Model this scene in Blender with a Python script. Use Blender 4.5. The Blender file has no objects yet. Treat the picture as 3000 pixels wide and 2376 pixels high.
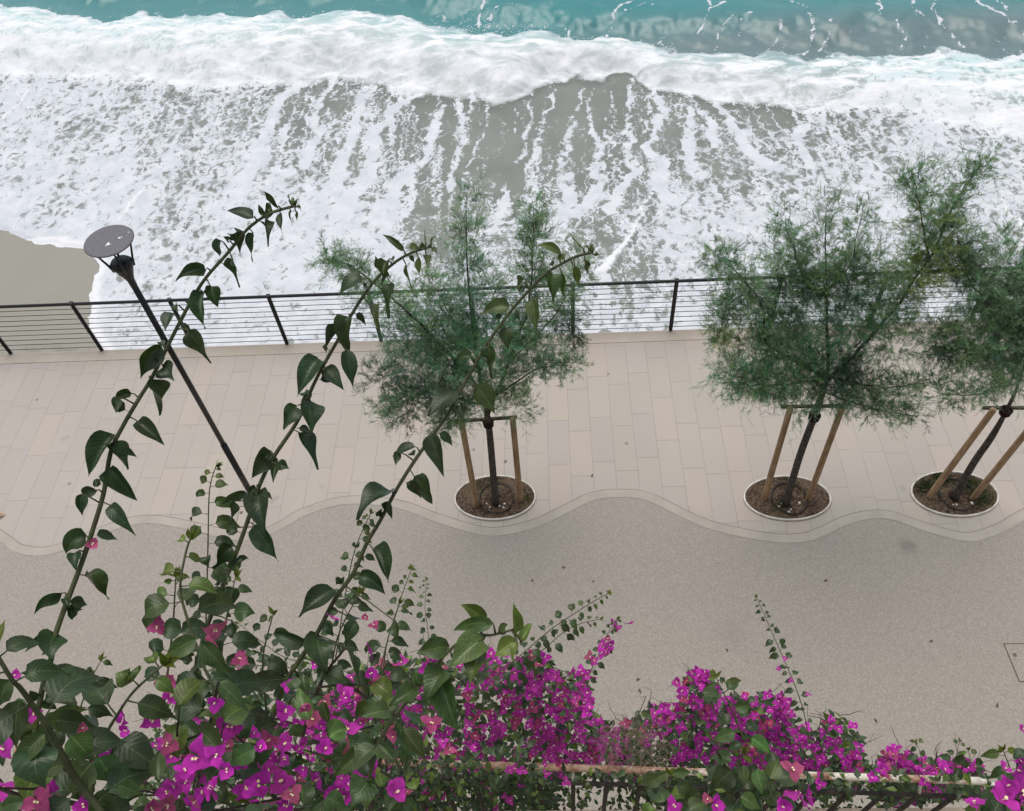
import bpy, math, random
import numpy as np
from mathutils import Vector, Matrix
rng = np.random.default_rng(7); random.seed(7)
S = bpy.context.scene
COL = S.collection
# ------------------------------------------------------------------ camera
FPX, PITCH, YAW, ROLL, H = 2453.5, math.radians(51.518), math.radians(-4.654), math.radians(-5.425), 10.0
FW = np.array([math.sin(YAW)*math.cos(PITCH), math.cos(YAW)*math.cos(PITCH), -math.sin(PITCH)])
r_ = np.array([math.cos(YAW), -math.sin(YAW), 0.]); u_ = np.cross(r_, FW)
RT = math.cos(ROLL)*r_+math.sin(ROLL)*u_; UP = -math.sin(ROLL)*r_+math.cos(ROLL)*u_
EYE = np.array([0, 0, H])
cd = bpy.data.cameras.new('camera'); cam = bpy.data.objects.new('camera', cd); COL.objects.link(cam)
cd.sensor_width = 36; cd.lens = 36*FPX/3000; cd.clip_start = .05; cd.clip_end = 600
cam.matrix_world = Matrix(((RT[0], UP[0], -FW[0], 0), (RT[1], UP[1], -FW[1], 0), (RT[2], UP[2], -FW[2], H), (0, 0, 0, 1)))
S.camera = cam
# ------------------------------------------------------------------ light
W = bpy.data.worlds.new('World'); S.world = W; W.use_nodes = True
SUN_EL, SUN_AZ = math.radians(76), math.radians(-20)
nt = W.node_tree; sky = nt.nodes.new('ShaderNodeTexSky'); sky.sky_type = 'NISHITA'; sky.sun_disc = False
sky.sun_elevation = SUN_EL; sky.sun_rotation = SUN_AZ; sky.air_density = 1.0; sky.dust_density = 4.0; sky.ozone_density = .6
nt.nodes['Background'].inputs[1].default_value = .12
hs = nt.nodes.new('ShaderNodeHueSaturation'); hs.inputs['Saturation'].default_value = .55
nt.links.new(sky.outputs[0], hs.inputs['Color']); nt.links.new(hs.outputs[0], nt.nodes['Background'].inputs[0])
sl = bpy.data.lights.new('sun', 'SUN'); sl.energy = 1.2; sl.angle = math.radians(50); sl.color = (1, .95, .88)
so = bpy.data.objects.new('sun', sl); COL.objects.link(so)
sd = Vector((math.sin(SUN_AZ)*math.cos(SUN_EL), math.cos(SUN_AZ)*math.cos(SUN_EL), math.sin(SUN_EL)))
so.rotation_euler = sd.to_track_quat('Z', 'Y').to_euler(); so.location = (0, 0, 30)
S.view_settings.view_transform = 'Standard'; S.view_settings.look = 'None'
S.view_settings.exposure = 0.36; S.view_settings.gamma = 1

# ------------------------------------------------------------------ helpers
def ray(x, y): return FW+RT*(x-1500)/FPX-UP*(y-1188)/FPX
def onz(x, y, z=0.):
    d = ray(x, y); return EYE+d*((z-H)/d[2])
def ony(x, y, Y):
    d = ray(x, y); return EYE+d*(Y/d[1])
def atd(x, y, dist):
    d = ray(x, y); return EYE+d/np.linalg.norm(d)*dist
def proj(P):
    q = np.asarray(P)-EYE; w = q@FW; return 1500+FPX*(q@RT)/w, 1188-FPX*(q@UP)/w
def zm(ox, oy, s):
    return lambda x, y: (ox+x/s, oy+y/s)
Z4 = zm(0, 550, 2.157); ZA = zm(0, 1000, 2.157); Z5 = zm(900, 600, 1.722); Z6 = zm(2000, 500, 1.564)
L1 = zm(0, 1300, 2.696); L2 = zm(0, 1800, 2.876); M3 = zm(700, 1600, 2.2014); M4 = zm(1300, 1600, 2.2014)
N5 = zm(1900, 1700, 2.527); N6 = zm(2400, 1750, 2.728); I1 = zm(0, 0, .719)
def smooth(a, b, x):
    t = np.clip((x-a)/(b-a), 0, 1); return t*t*(3-2*t)
def nrm(v): return v/(np.linalg.norm(v)+1e-12)

class MB:
    def __init__(s): s.v = []; s.f = []; s.uv = []; s.c = []; s.m = []; s.n = 0
    def add(s, V, F, uv=None, col=(1, 1, 1), mat=0):
        V = np.asarray(V, float).reshape(-1, 3); s.v.append(V)
        for f in F: s.f.append([i+s.n for i in f]); s.m.append(mat)
        s.uv.append(np.asarray(uv, float).reshape(-1, 2) if uv is not None else np.zeros((len(V), 2)))
        c = np.asarray(col, float)
        s.c.append(np.broadcast_to(c, (len(V), 3)) if c.ndim == 1 else c); s.n += len(V)
    def build(s, name, mats, parent=None, smooth_=True):
        me = bpy.data.meshes.new(name); V = np.concatenate(s.v) if s.v else np.zeros((0, 3))
        me.from_pydata(V.tolist(), [], s.f)
        if not isinstance(mats, (list, tuple)): mats = [mats]
        for m in mats: me.materials.append(m)
        if s.f:
            uvl = me.uv_layers.new(name='UVMap'); UV = np.concatenate(s.uv)
            li = np.empty(len(me.loops), np.int32); me.loops.foreach_get('vertex_index', li)
            uvl.data.foreach_set('uv', UV[li].ravel().astype(np.float32))
            ca = me.attributes.new('tone', 'FLOAT_COLOR', 'POINT'); C = np.ones((len(V), 4), np.float32); C[:, :3] = np.concatenate(s.c)
            ca.data.foreach_set('color', C.ravel())
            me.polygons.foreach_set('material_index', s.m)
            me.polygons.foreach_set('use_smooth', [smooth_]*len(me.polygons))
        o = bpy.data.objects.new(name, me); COL.objects.link(o)
        if parent: o.parent = parent
        return o
def tri_mesh(name, V, mat, parent, cols):
    """V (n,3,3) loose triangles"""
    n = len(V); me = bpy.data.meshes.new(name); me.vertices.add(n*3); me.vertices.foreach_set('co', V.reshape(-1).astype(np.float32))
    me.loops.add(n*3); me.loops.foreach_set('vertex_index', np.arange(n*3, dtype=np.int32))
    me.polygons.add(n); me.polygons.foreach_set('loop_start', np.arange(0, n*3, 3, dtype=np.int32))
    me.update(calc_edges=True); me.materials.append(mat)
    ca = me.attributes.new('tone', 'FLOAT_COLOR', 'POINT'); C = np.ones((n*3, 4), np.float32); C[:, :3] = np.repeat(cols, 3, 0)
    ca.data.foreach_set('color', C.ravel())
    o = bpy.data.objects.new(name, me); COL.objects.link(o)
    if parent: o.parent = parent
    return o
def tag(o, label=None, cat=None, group=None, kind=None):
    for k, v in (('label', label), ('category', cat), ('group', group), ('kind', kind)):
        if v: o[k] = v
    return o
def thing(name, loc, label, cat, group=None):
    o = bpy.data.objects.new(name, None); o.empty_display_size = .1; COL.objects.link(o); o.location = tuple(loc)
    bpy.context.view_layer.update() if False else None
    return tag(o, label, cat, group)
def under(o, parent):
    """parent o keeping its world placement (parent is an unrotated Empty)"""
    o.parent = parent; o.location = Vector(o.location)-Vector(parent.location); return o
def tube(mb, pts, rad, k=8, mat=0, col=(1, 1, 1), cap=True):
    pts = np.asarray(pts, float); n = len(pts); rad = np.broadcast_to(rad, (n,)) if np.ndim(rad) == 0 or len(np.atleast_1d(rad)) == 1 else np.asarray(rad)
    T = np.gradient(pts, axis=0); T /= np.linalg.norm(T, axis=1)[:, None]+1e-9
    ref = np.array([0, 0, 1.]) if abs(T[0][2]) < .9 else np.array([1., 0, 0])
    a = nrm(np.cross(T[0], ref)); V = []; uv = []
    L = 0
    for i in range(n):
        a = nrm(a-T[i]*(a@T[i])); b = np.cross(T[i], a)
        if i: L += np.linalg.norm(pts[i]-pts[i-1])
        for j in range(k):
            w = 2*math.pi*j/k; V.append(pts[i]+rad[i]*(math.cos(w)*a+math.sin(w)*b)); uv.append((j/k, L))
    F = [[i*k+j, i*k+(j+1) % k, (i+1)*k+(j+1) % k, (i+1)*k+j] for i in range(n-1) for j in range(k)]
    if cap: F += [list(range(k))[::-1], [(n-1)*k+j for j in range(k)]]
    mb.add(V, F, uv, col, mat)
def spline(pts, m=6):
    P = np.asarray(pts, float)
    if len(P) < 3: return np.array([P[0]+(P[-1]-P[0])*t for t in np.linspace(0, 1, m+1)])
    Q = np.vstack([2*P[0]-P[1], P, 2*P[-1]-P[-2]]); out = []
    for i in range(1, len(Q)-2):
        for t in np.arange(m)/m:
            a, b, c, d = Q[i-1], Q[i], Q[i+1], Q[i+2]
            out.append(.5*((2*b)+(c-a)*t+(2*a-5*b+4*c-d)*t*t+(3*b-a-3*c+d)*t**3))
    out.append(P[-1]); return np.array(out)
def box(mb, lo, hi, mat=0, bev=0):
    x0, y0, z0 = lo; x1, y1, z1 = hi
    V = [(x0, y0, z0), (x1, y0, z0), (x1, y1, z0), (x0, y1, z0), (x0, y0, z1), (x1, y0, z1), (x1, y1, z1), (x0, y1, z1)]
    mb.add(V, [[3, 2, 1, 0], [4, 5, 6, 7], [0, 1, 5, 4], [1, 2, 6, 5], [2, 3, 7, 6], [3, 0, 4, 7]], mat=mat)
def lathe(mb, prof, c, k=32, mat=0):
    V = [(c[0]+r*math.cos(2*math.pi*j/k), c[1]+r*math.sin(2*math.pi*j/k), c[2]+z) for r, z in prof for j in range(k)]
    n = len(prof); F = [[i*k+j, i*k+(j+1) % k, (i+1)*k+(j+1) % k, (i+1)*k+j] for i in range(n-1) for j in range(k)]
    F += [list(range(k))[::-1], [(n-1)*k+j for j in range(k)]]
    mb.add(V, F, mat=mat)

# ---- node helpers
class N:
    def __init__(s, name):
        s.m = bpy.data.materials.new(name); s.m.use_nodes = True; s.t = s.m.node_tree; s.b = s.t.nodes['Principled BSDF']; s.out = s.t.nodes['Material Output']
    def n(s, typ, ins=None, **kw):
        x = s.t.nodes.new('ShaderNode'+typ)
        for k, v in kw.items(): setattr(x, k, v)
        for k, v in (ins or {}).items():
            if hasattr(v, 'links') or isinstance(v, bpy.types.NodeSocket): s.t.links.new(v, x.inputs[k])
            else: x.inputs[k].default_value = v
        return x
    def L(s, a, b): s.t.links.new(a, b)
    def math(s, op, a, b=None, c=None, clamp=False):
        ins = {0: a}
        if b is not None: ins[1] = b
        if c is not None: ins[2] = c
        x = s.n('Math', ins, operation=op); x.use_clamp = clamp; return x.outputs[0]
    def mix(s, f, a, b, mode='MIX'):
        x = s.n('Mix', data_type='RGBA', blend_type=mode)
        for i, v in ((0, f), (6, a), (7, b)):
            if isinstance(v, bpy.types.NodeSocket): s.L(v, x.inputs[i])
            elif i == 0: x.inputs[0].default_value = v
            else: x.inputs[i].default_value = (*v, 1)
        return x.outputs[2]
    def ramp(s, v, a, b, lo=0., hi=1., smoothstep=True):
        x = s.n('MapRange', {0: v, 1: a, 2: b, 3: lo, 4: hi}); x.interpolation_type = 'SMOOTHSTEP' if smoothstep else 'LINEAR'; return x.outputs[0]
    def pos(s): return s.n('NewGeometry').outputs['Position']
    def noise(s, vec, scale, detail=4, rough=.55, dist=0.):
        return s.n('TexNoise', {'Vector': vec, 'Scale': scale, 'Detail': detail, 'Roughness': rough, 'Distortion': dist}).outputs[0]
    def bump(s, h, strength=.3, dist=.02):
        b = s.n('Bump', {'Height': h, 'Strength': strength, 'Distance': dist}); s.L(b.outputs[0], s.b.inputs['Normal'])
    def set(s, col=None, rough=None, spec=None, metal=None):
        for k, v in (('Base Color', col), ('Roughness', rough), ('Specular IOR Level', spec), ('Metallic', metal)):
            if v is None: continue
            if isinstance(v, bpy.types.NodeSocket): s.L(v, s.b.inputs[k])
            else: s.b.inputs[k].default_value = (*v, 1) if k == 'Base Color' else v
        return s.m

def mat_simple(name, c1, c2, scale=8, rough=.7, spec=.3, metal=0, bump=.2, bdist=.01, detail=5):
    n = N(name); p = n.pos(); f = n.noise(p, scale, detail); f = n.ramp(f, .3, .7)
    n.bump(n.noise(p, scale*3), bump, bdist)
    return n.set(n.mix(f, c1, c2), rough, spec, metal)

def mat_leaf(name, base, trans=.22, rough=.38, young=False):
    """tone attribute multiplies the colour; uv: u along the leaf, v across"""
    n = N(name); at = n.n('Attribute', attribute_name='tone').outputs['Color']
    uv = n.n('UVMap'); sx = n.n('SeparateXYZ', {0: uv.outputs[0]}); u, v = sx.outputs[0], sx.outputs[1]
    av = n.math('ABSOLUTE', v)
    mid = n.ramp(av, .015, .06, 1, 0)
    side = n.math('SINE', n.math('MULTIPLY', n.math('SUBTRACT', n.math('MULTIPLY', u, 9.), n.math('MULTIPLY', av, 2.2)), 6.283))
    sv = n.math('MULTIPLY', n.ramp(side, .93, 1.0), .16)
    vein = n.math('MAXIMUM', n.math('MULTIPLY', mid, .6), sv)
    nz = n.noise(n.pos(), 60, 3)
    spots = n.ramp(n.noise(n.pos(), 260, 2), .66, .74)
    c = n.mix(n.ramp(nz, .3, .75), tuple(x*.72 for x in base), tuple(x*1.25 for x in base))
    c = n.mix(vein, c, (base[0]*2.2+.02, base[1]*2.1+.03, base[2]*2+.01))
    c = n.mix(n.math('MULTIPLY', spots, .25), c, (.16, .17, .12))
    c = n.mix(1., c, at, 'MULTIPLY')
    n.bump(n.math('MULTIPLY', n.math('ADD', side, n.math('MULTIPLY', nz, 2.)), 1.), .12, .0012)
    n.set(c, rough, .4)
    tr = n.n('BsdfTranslucent', {0: n.mix(1., c, (1.3, 1.5, .5), 'MULTIPLY')})
    mx = n.n('MixShader', {0: trans, 1: n.b.outputs[0], 2: tr.outputs[0]}); n.L(mx.outputs[0], n.out.inputs[0])
    return n.m
def mat_bract(name, base):
    n = N(name); at = n.n('Attribute', attribute_name='tone').outputs['Color']
    oi = n.n('ObjectInfo').outputs['Random']
    uv = n.n('UVMap'); sx = n.n('SeparateXYZ', {0: uv.outputs[0]}); u, v = sx.outputs[0], sx.outputs[1]
    av = n.math('ABSOLUTE', v)
    side = n.math('SINE', n.math('MULTIPLY', n.math('SUBTRACT', n.math('MULTIPLY', u, 7.), n.math('MULTIPLY', av, 2.5)), 6.283))
    vein = n.math('MAXIMUM', n.ramp(av, .02, .07, .5, 0), n.math('MULTIPLY', n.ramp(side, .88, 1.), .25))
    c = n.mix(n.ramp(n.noise(n.pos(), 45, 2), .3, .7), tuple(x*.8 for x in base), tuple(x*1.2 for x in base))
    c = n.mix(vein, c, tuple(x*.5 for x in base)); c = n.mix(1., c, at, 'MULTIPLY')
    c = n.mix(n.math('MULTIPLY', n.ramp(oi, .2, 1.), .35), c, (base[0]*.8, base[1]*1.5+.02, base[2]*.55))
    n.set(c, .6, .15)
    tr = n.n('BsdfTranslucent', {0: c}); mx = n.n('MixShader', {0: .35, 1: n.b.outputs[0], 2: tr.outputs[0]}); n.L(mx.outputs[0], n.out.inputs[0])
    return n.m
def mat_tone(name, rough=.6, trans=.2):
    n = N(name); at = n.n('Attribute', attribute_name='tone').outputs['Color']; n.set(at, rough, .2)
    tr = n.n('BsdfTranslucent', {0: at}); mx = n.n('MixShader', {0: trans, 1: n.b.outputs[0], 2: tr.outputs[0]}); n.L(mx.outputs[0], n.out.inputs[0])
    return n.m

M_black = mat_simple('black_paint', (.006, .006, .008), (.014, .014, .016), 20, .45, .4, bump=.1)
M_wire = mat_simple('steel_wire', (.015, .015, .02), (.03, .03, .035), 20, .4, .5)
M_leaf = mat_leaf('bougainvillea_leaf', (.028, .050, .020))
M_leafy = mat_leaf('young_leaf', (.11, .145, .03), .35, .45)
M_stem = mat_simple('green_stem', (.040, .048, .020), (.075, .085, .034), 40, .55, .3)
M_stemd = mat_simple('brown_stem', (.02, .016, .012), (.045, .034, .024), 40, .6, .3)
M_bract = mat_bract('magenta_bract', (.50, .034, .41)); M_pink = mat_bract('faded_pink_bract', (.42, .075, .20))
M_floret = mat_simple('cream_floret', (.75, .62, .28), (.85, .78, .5), 200, .6, .2)
M_needle = mat_tone('tamarisk_foliage', .6, .45); M_bark = mat_simple('grey_bark', (.05, .045, .04), (.13, .12, .105), 30, .9, .1, bump=.8, bdist=.02)
# ------------------------------------------------------------------ setting: ground
def mat_paving():
    n = N('stone_paving'); p = n.pos(); s = n.n('SeparateXYZ', {0: p}); x, y = s.outputs[0], s.outputs[1]
    cx = n.math('DIVIDE', n.math('SUBTRACT', x, .206), .3168); ci = n.math('FLOOR', cx); fx = n.math('FRACT', cx)
    r0 = n.n('TexWhiteNoise', {'W': ci}, noise_dimensions='1D').outputs[0]
    cy = n.math('ADD', n.math('DIVIDE', y, .80), n.math('MULTIPLY', r0, 3.)); ri = n.math('FLOOR', cy); fy = n.math('FRACT', cy)
    dx = n.math('MULTIPLY', n.math('MINIMUM', fx, n.math('SUBTRACT', 1., fx)), .3168)
    dy = n.math('MULTIPLY', n.math('MINIMUM', fy, n.math('SUBTRACT', 1., fy)), .80)
    jx = n.ramp(dx, .0022, .0055, 1, 0); jy = n.ramp(dy, .003, .0075, 1, 0); j = n.math('MAXIMUM', jx, jy)
    cv = n.n('CombineXYZ', {0: ci, 1: ri, 2: 0.}).outputs[0]
    tr = n.n('TexWhiteNoise', {'Vector': cv}, noise_dimensions='2D'); tv = tr.outputs[0]
    base = n.mix(tv, (.392, .362, .322), (.418, .388, .347))
    base = n.mix(n.math('MULTIPLY', n.ramp(tv, .80, .86), .4), base, (.44, .37, .305))
    base = n.mix(n.math('MULTIPLY', n.ramp(tv, .10, .05), .25), base, (.38, .36, .35))
    cl = n.ramp(n.noise(p, .8, 5), .3, .75); base = n.mix(n.math('MULTIPLY', cl, .35), base, (.345, .32, .285))
    g = n.noise(p, 90, 3); base = n.mix(n.math('MULTIPLY', g, .22), base, (.25, .22, .2))
    st = n.ramp(n.noise(p, 3.1, 2, .4), .70, .78); base = n.mix(n.math('MULTIPLY', st, .22), base, (.18, .16, .15))
    sp = n.n('TexVoronoi', {'Vector': p, 'Scale': 1.3}); spm = n.ramp(sp.outputs[0], .028, .04, .6, 0); base = n.mix(spm, base, (.12, .1, .09))
    jn = n.math('MULTIPLY', j, n.ramp(n.noise(p, 1.7, 3), .3, .6, .2, .5))
    n.bump(n.math('SUBTRACT', n.math('MULTIPLY', g, .15), j), .4, .003)
    return n.set(n.mix(jn, base, (.17, .155, .14)), .75, .25)
def mat_aggregate():
    n = N('fine_aggregate'); p = n.pos()
    v = n.n('TexVoronoi', {'Vector': p, 'Scale': 75.}); c = n.n('SeparateColor', {0: v.outputs[1]}).outputs[0]
    base = n.mix(c, (.262, .24, .212), (.365, .338, .30))
    g = n.noise(p, 38, 5, .7); base = n.mix(n.ramp(g, .35, .65, .0, .4), base, (.225, .205, .18))
    cl = n.ramp(n.noise(p, .7, 4), .3, .7); base = n.mix(n.math('MULTIPLY', cl, .1), base, (.26, .24, .215))
    w = n.ramp(n.noise(p, 55, 1), .74, .80); base = n.mix(n.math('MULTIPLY', w, .35), base, (.5, .47, .43))
    s = n.n('TexVoronoi', {'Vector': p, 'Scale': 1.1}); d = n.math('ADD', s.outputs[0], n.math('MULTIPLY', n.noise(p, 12, 2), .04))
    base = n.mix(n.ramp(d, .035, .06, .55, 0), base, (.10, .09, .08))
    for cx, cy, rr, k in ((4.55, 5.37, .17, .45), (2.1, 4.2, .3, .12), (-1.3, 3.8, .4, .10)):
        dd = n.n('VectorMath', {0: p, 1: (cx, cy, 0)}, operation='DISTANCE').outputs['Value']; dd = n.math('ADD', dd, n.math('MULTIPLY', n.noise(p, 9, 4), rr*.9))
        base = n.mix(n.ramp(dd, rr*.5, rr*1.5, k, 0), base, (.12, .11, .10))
    n.bump(n.math('ADD', g, v.outputs[0]), .25, .002)
    return n.set(base, .85, .2)
M_pave = mat_paving(); M_agg = mat_aggregate()
M_band = mat_simple('smooth_border_stone', (.33, .305, .265), (.385, .355, .31), 3, .75, .25, bump=.1, bdist=.003)
M_ledge = mat_simple('warm_edge_stone', (.385, .34, .285), (.43, .385, .325), 2, .8, .2, bump=.1, bdist=.003)
def sheet(name, pts, z, mat, kind='structure'):
    mb = MB(); mb.add([(x, y, z) for x, y in pts], [list(range(len(pts)))]); return tag(mb.build(name, mat, smooth_=False), kind=kind)
sheet('promenade', [(-16, -1.2), (16, -1.2), (16, 9.14), (-16, 9.14)], 0., M_pave)
wave_px = [(-400, 1560), (-250, 1500), (-100, 1530), (0, 1586), (44, 1617), (111, 1628), (178, 1615), (278, 1574), (371, 1541), (456, 1534), (579, 1558), (686, 1582), (760, 1578), (834, 1545), (900, 1508), (1016, 1477), (1161, 1488), (1277, 1529), (1394, 1564), (1469, 1568.6), (1568, 1546), (1655, 1506), (1742, 1465), (1829, 1457), (1900, 1468), (2000, 1517), (2096, 1555), (2256, 1587), (2358, 1587), (2416, 1568), (2486, 1536), (2556, 1520), (2614, 1523), (2690, 1549), (2799, 1581), (2863, 1584), (2946, 1555), (3000, 1523), (3100, 1480), (3250, 1470), (3400, 1520)]
wv = spline([onz(x, y)[:2] for x, y in wave_px], 6)
tg = np.gradient(wv, axis=0); tg /= np.linalg.norm(tg, axis=1)[:, None]; nm = np.stack([-tg[:, 1], tg[:, 0]], 1)
inner = wv+nm*.125
def strip(name, A, B, z, mat, kind='structure', parent=None):
    mb = MB(); n = len(A); V = np.vstack([np.c_[A, np.full(n, z)], np.c_[B, np.full(n, z)]])
    mb.add(V, [[i, i+1, n+i+1, n+i] for i in range(n-1)]); o = mb.build(name, mat, parent)
    return tag(o, kind=kind) if kind else o
low = wv.copy(); low[:, 1] = -1.2
strip('path', low, wv, .004, M_agg)
strip('border_band', wv-nm*.004, inner, .008, M_band)
M_seam = mat_simple('dark_joint', (.15, .135, .12), (.22, .2, .18), 5, .9, .1)
strip('border_joint', inner+nm*.0, inner+nm*.008, .0085, M_seam)
# quay wall and its stone edge
mb = MB(); box(mb, (-16, 8.6, -3), (16, 9.34, -.02)); tag(mb.build('quay_wall', M_ledge, smooth_=False), 'pale concrete quay wall under the seaward edge of the promenade', 'quay wall')
mb = MB(); box(mb, (-16, 9.143, -.06), (16, 9.37, .006)); e_ = mb.build('edge_stone', M_ledge, smooth_=False); tag(e_, kind='structure')

# pavement covers
def cover(pts, label, z, framecol, inner_m):
    P = [onz(x, y, 0)[:2] for x, y in pts]; c = np.mean(P, 0)
    t = thing('service_cover', (c[0], c[1], 0), label, 'cover', 'service covers in the pavement')
    fr = MB()
    Q = [np.array(p)-c for p in P]; Qi = [q*(1-.018/np.linalg.norm(q)) for q in Q]
    V = [(*q, z) for q in Q]+[(*q, z) for q in Qi]; k = len(Q)
    fr.add(V, [[i, (i+1) % k, k+(i+1) % k, k+i] for i in range(k)]); fr.build('frame', M_rustframe, t, False)
    pl = MB(); pl.add([(*q, z-.001) for q in Qi], [list(range(k))]); pl.build('lid', inner_m, t, False)
    kh = MB(); a = Qi[0]*.55+Qi[-1]*.15; box(kh, (a[0]-.02, a[1]-.02, z-.002), (a[0]+.02, a[1]+.02, z+.002)); kh.build('key_hole', M_rustframe, t, False)
M_rustframe = mat_simple('rusty_frame', (.10, .07, .055), (.17, .13, .10), 30, .8, .2)
cover([(703, 1483), (752, 1484), (740, 1545), (688, 1547)], 'small rectangular service cover in pale stone near the lamp post foot', .011, 0, M_pave)
cover([(2938, 1885), (3060, 1885), (3095, 1999), (2985, 1999)], 'aggregate filled square service cover with thin dark frame at right', .009, 0, M_agg)

# ------------------------------------------------------------------ tree pits, stakes
M_rim = mat_simple('white_rim', (.47, .45, .40), (.66, .63, .58), 10, .8, .2)
def mat_soil():
    n = N('soil'); p = n.pos(); v = n.n('TexVoronoi', {'Vector': p, 'Scale': 45.}); c = n.n('SeparateColor', {0: v.outputs[1]}).outputs[0]
    b = n.mix(c, (.045, .034, .026), (.21, .16, .12)); g = n.noise(p, 25, 5, .7); b = n.mix(n.ramp(g, .4, .6), b, (.06, .04, .028))
    big = n.noise(p, 3, 3); b = n.mix(n.ramp(big, .45, .6, 0, .6), b, (.15, .11, .075))
    n.bump(n.math('ADD', g, v.outputs[0]), .9, .02); return n.set(b, .95, .1)
M_soil = mat_soil(); M_hose = mat_simple('black_hose', (.01, .009, .008), (.02, .018, .016), 30, .5, .4)
def mat_pole():
    n = N('timber_stake'); p = n.pos(); mp = n.n('Mapping', {0: p, 3: (30, 30, 3)}).outputs[0]
    g = n.noise(mp, 1.5, 5); b = n.mix(n.ramp(g, .3, .7), (.25, .16, .09), (.44, .31, .19))
    g2 = n.noise(p, 3, 3); b = n.mix(n.ramp(g2, .5, .75, 0, .5), b, (.17, .13, .095)); n.bump(g, .5, .006); return n.set(b, .8, .2)
M_pole = mat_pole(); M_cross = mat_simple('weathered_crossbar', (.05, .042, .03), (.10, .085, .06), 20, .85, .2, bump=.4)
M_tie = mat_simple('dark_tie', (.015, .012, .012), (.05, .025, .02), 60, .8, .2)
M_grass = mat_tone('weed_blades', .6, .3)
pits = [dict(c=(-.872, 6.275), a=.575, b=.37, sl=(1396, 1478), sr=(1524, 1463), tl=(1352, 1236), tr=(1502, 1226), ph=1),
        dict(c=(3.145, 6.15), a=.59, b=.36, sl=(2239, 1458), sr=(2368, 1462), tl=(2316, 1194), tr=(2468, 1192), ph=2),
        dict(c=(5.38, 6.15), a=.575, b=.365, sl=(2722, 1455), sr=(2852, 1458), tl=(2912, 1198), tr=(3062, 1198), ph=3)]
where = ['with the lone tree on the left', 'with the middle tree', 'with the tree nearest the right edge']
for i, q in enumerate(pits):
    cx, cy = q['c']; k = 64
    t = thing('tree_pit', (cx, cy, 0), 'oval soil pit '+where[i]+(', weedy on both sides' if i == 2 else ', in pale paving'), 'tree pit', 'oval tree pits')
    mb = MB(); prof = [(1.0, .006), (1.0, .03), (.962, .033), (.962, -.05)]
    V = [(q['a']*s*math.cos(2*math.pi*j/k), q['b']*(s if s == 1 else s-.02)*math.sin(2*math.pi*j/k), z) for s, z in prof for j in range(k)]
    mb.add(V, [[a*k+j, a*k+(j+1) % k, (a+1)*k+(j+1) % k, (a+1)*k+j] for a in range(3) for j in range(k)]); mb.build('rim', M_rim, t)
    # soil heightfield
    mb = MB(); V = [(0, 0, .03)]; F = []
    rings = 14
    for a in range(1, rings+1):
        s = a/rings*.97
        for j in range(k):
            V.append((q['a']*s*math.cos(2*math.pi*j/k), q['b']*s*math.sin(2*math.pi*j/k), .012+rng.uniform(-.012, .016)*(1 if a < rings else .2)))
    F += [[0, 1+j, 1+(j+1) % k] for j in range(k)]
    F += [[1+a*k+j, 1+a*k+(j+1) % k, 1+(a+1)*k+(j+1) % k, 1+(a+1)*k+j] for a in range(rings-1) for j in range(k)]
    mb.add(V, F); mb.build('soil', M_soil, t)
    # hose ring
    mb = MB(); th = np.linspace(0, 2*math.pi, 49); off = (.07, -.07)
    tube(mb, [(off[0]*.3+.235*math.cos(a), -.02+.25*math.sin(a), .045+.012*math.sin(a*2+i)) for a in th], .009, 8, cap=False)
    o = mb.build('watering_hose', M_hose); under(o, t) if False else None
    o.location = (cx, cy, 0); tag(o, 'thin black watering hose in the pit '+where[i], 'hose', 'watering hoses in the tree pits')
    # white pebbles
    for _ in range(5):
        a = rng.uniform(-2.6, -.3); rr = rng.uniform(.4, .85); mb = MB()
        s = rng.uniform(.010, .02); ico = [(math.cos(w)*s*rng.uniform(.7, 1.2), math.sin(w)*s*rng.uniform(.7, 1.2), z*s) for z in (0, .8) for w in np.arange(6)*math.pi/3]
        mb.add(ico, [[j, (j+1) % 6, 6+(j+1) % 6, 6+j] for j in range(6)]+[[6, 7, 8, 9, 10, 11]])
        o = mb.build('pebble', M_rim, t); o.location = (.28*rr*math.cos(a)+.03, .28*rr*math.sin(a)-.02, .025)
    # weeds
    nb = [900, 500, 5200][i]; spots = [[(.45, -.02, .1), (-.25, .2, .12), (-.02, .3, .1)], [(-.1, -.1, .1), (.1, .25, .15)], [(.35, -.08, .17), (.25, .15, .17), (-.35, .12, .16), (-.1, .24, .1)]][i]
    V = []
    for _ in range(nb):
        sx, sy, sr = spots[rng.integers(len(spots))]; x = sx+rng.normal()*sr*.6; y = sy+rng.normal()*sr*.5
        if (x/q['a'])**2+(y/q['b'])**2 > .9: continue
        h = rng.uniform(.015, .055); a = rng.uniform(0, 6.28); w = .003; d = rng.normal(size=2)*.02
        V.append([(x-w*math.cos(a), y-w*math.sin(a), .012), (x+w*math.cos(a), y+w*math.sin(a), .012), (x+d[0], y+d[1], .012+h)])
    V = np.array(V); cols = np.array([.05, .085, .03])*rng.uniform(.5, 1.6, (len(V), 1))
    o = tri_mesh('weeds', V, M_grass, t, cols); o['kind'] = 'stuff'
    # support
    sb = thing('tree_support', (cx, cy, 0), 'two brown timber stakes joined by a crossbar, '+where[i], 'tree stakes', 'timber tree supports')
    tops = []
    for bp, tp in ((q['sl'], q['tl']), (q['sr'], q['tr'])):
        B = onz(*bp, 0.02); T = ony(*tp, B[1]+.03)
        c = np.array([cx, cy, 0]); mb = MB(); pts = [B+(T-B)*s for s in (-.04, 0, .33, .66, .985, 1)]
        tube(mb, np.array(pts)-c, [.042, .042, .041, .039, .038, .031], 14); mb.build('stake', M_pole, sb); tops.append(T-c)
    mb = MB(); a, b = tops; d = nrm(b-a); off = np.array([0, .055, -.05])
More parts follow.
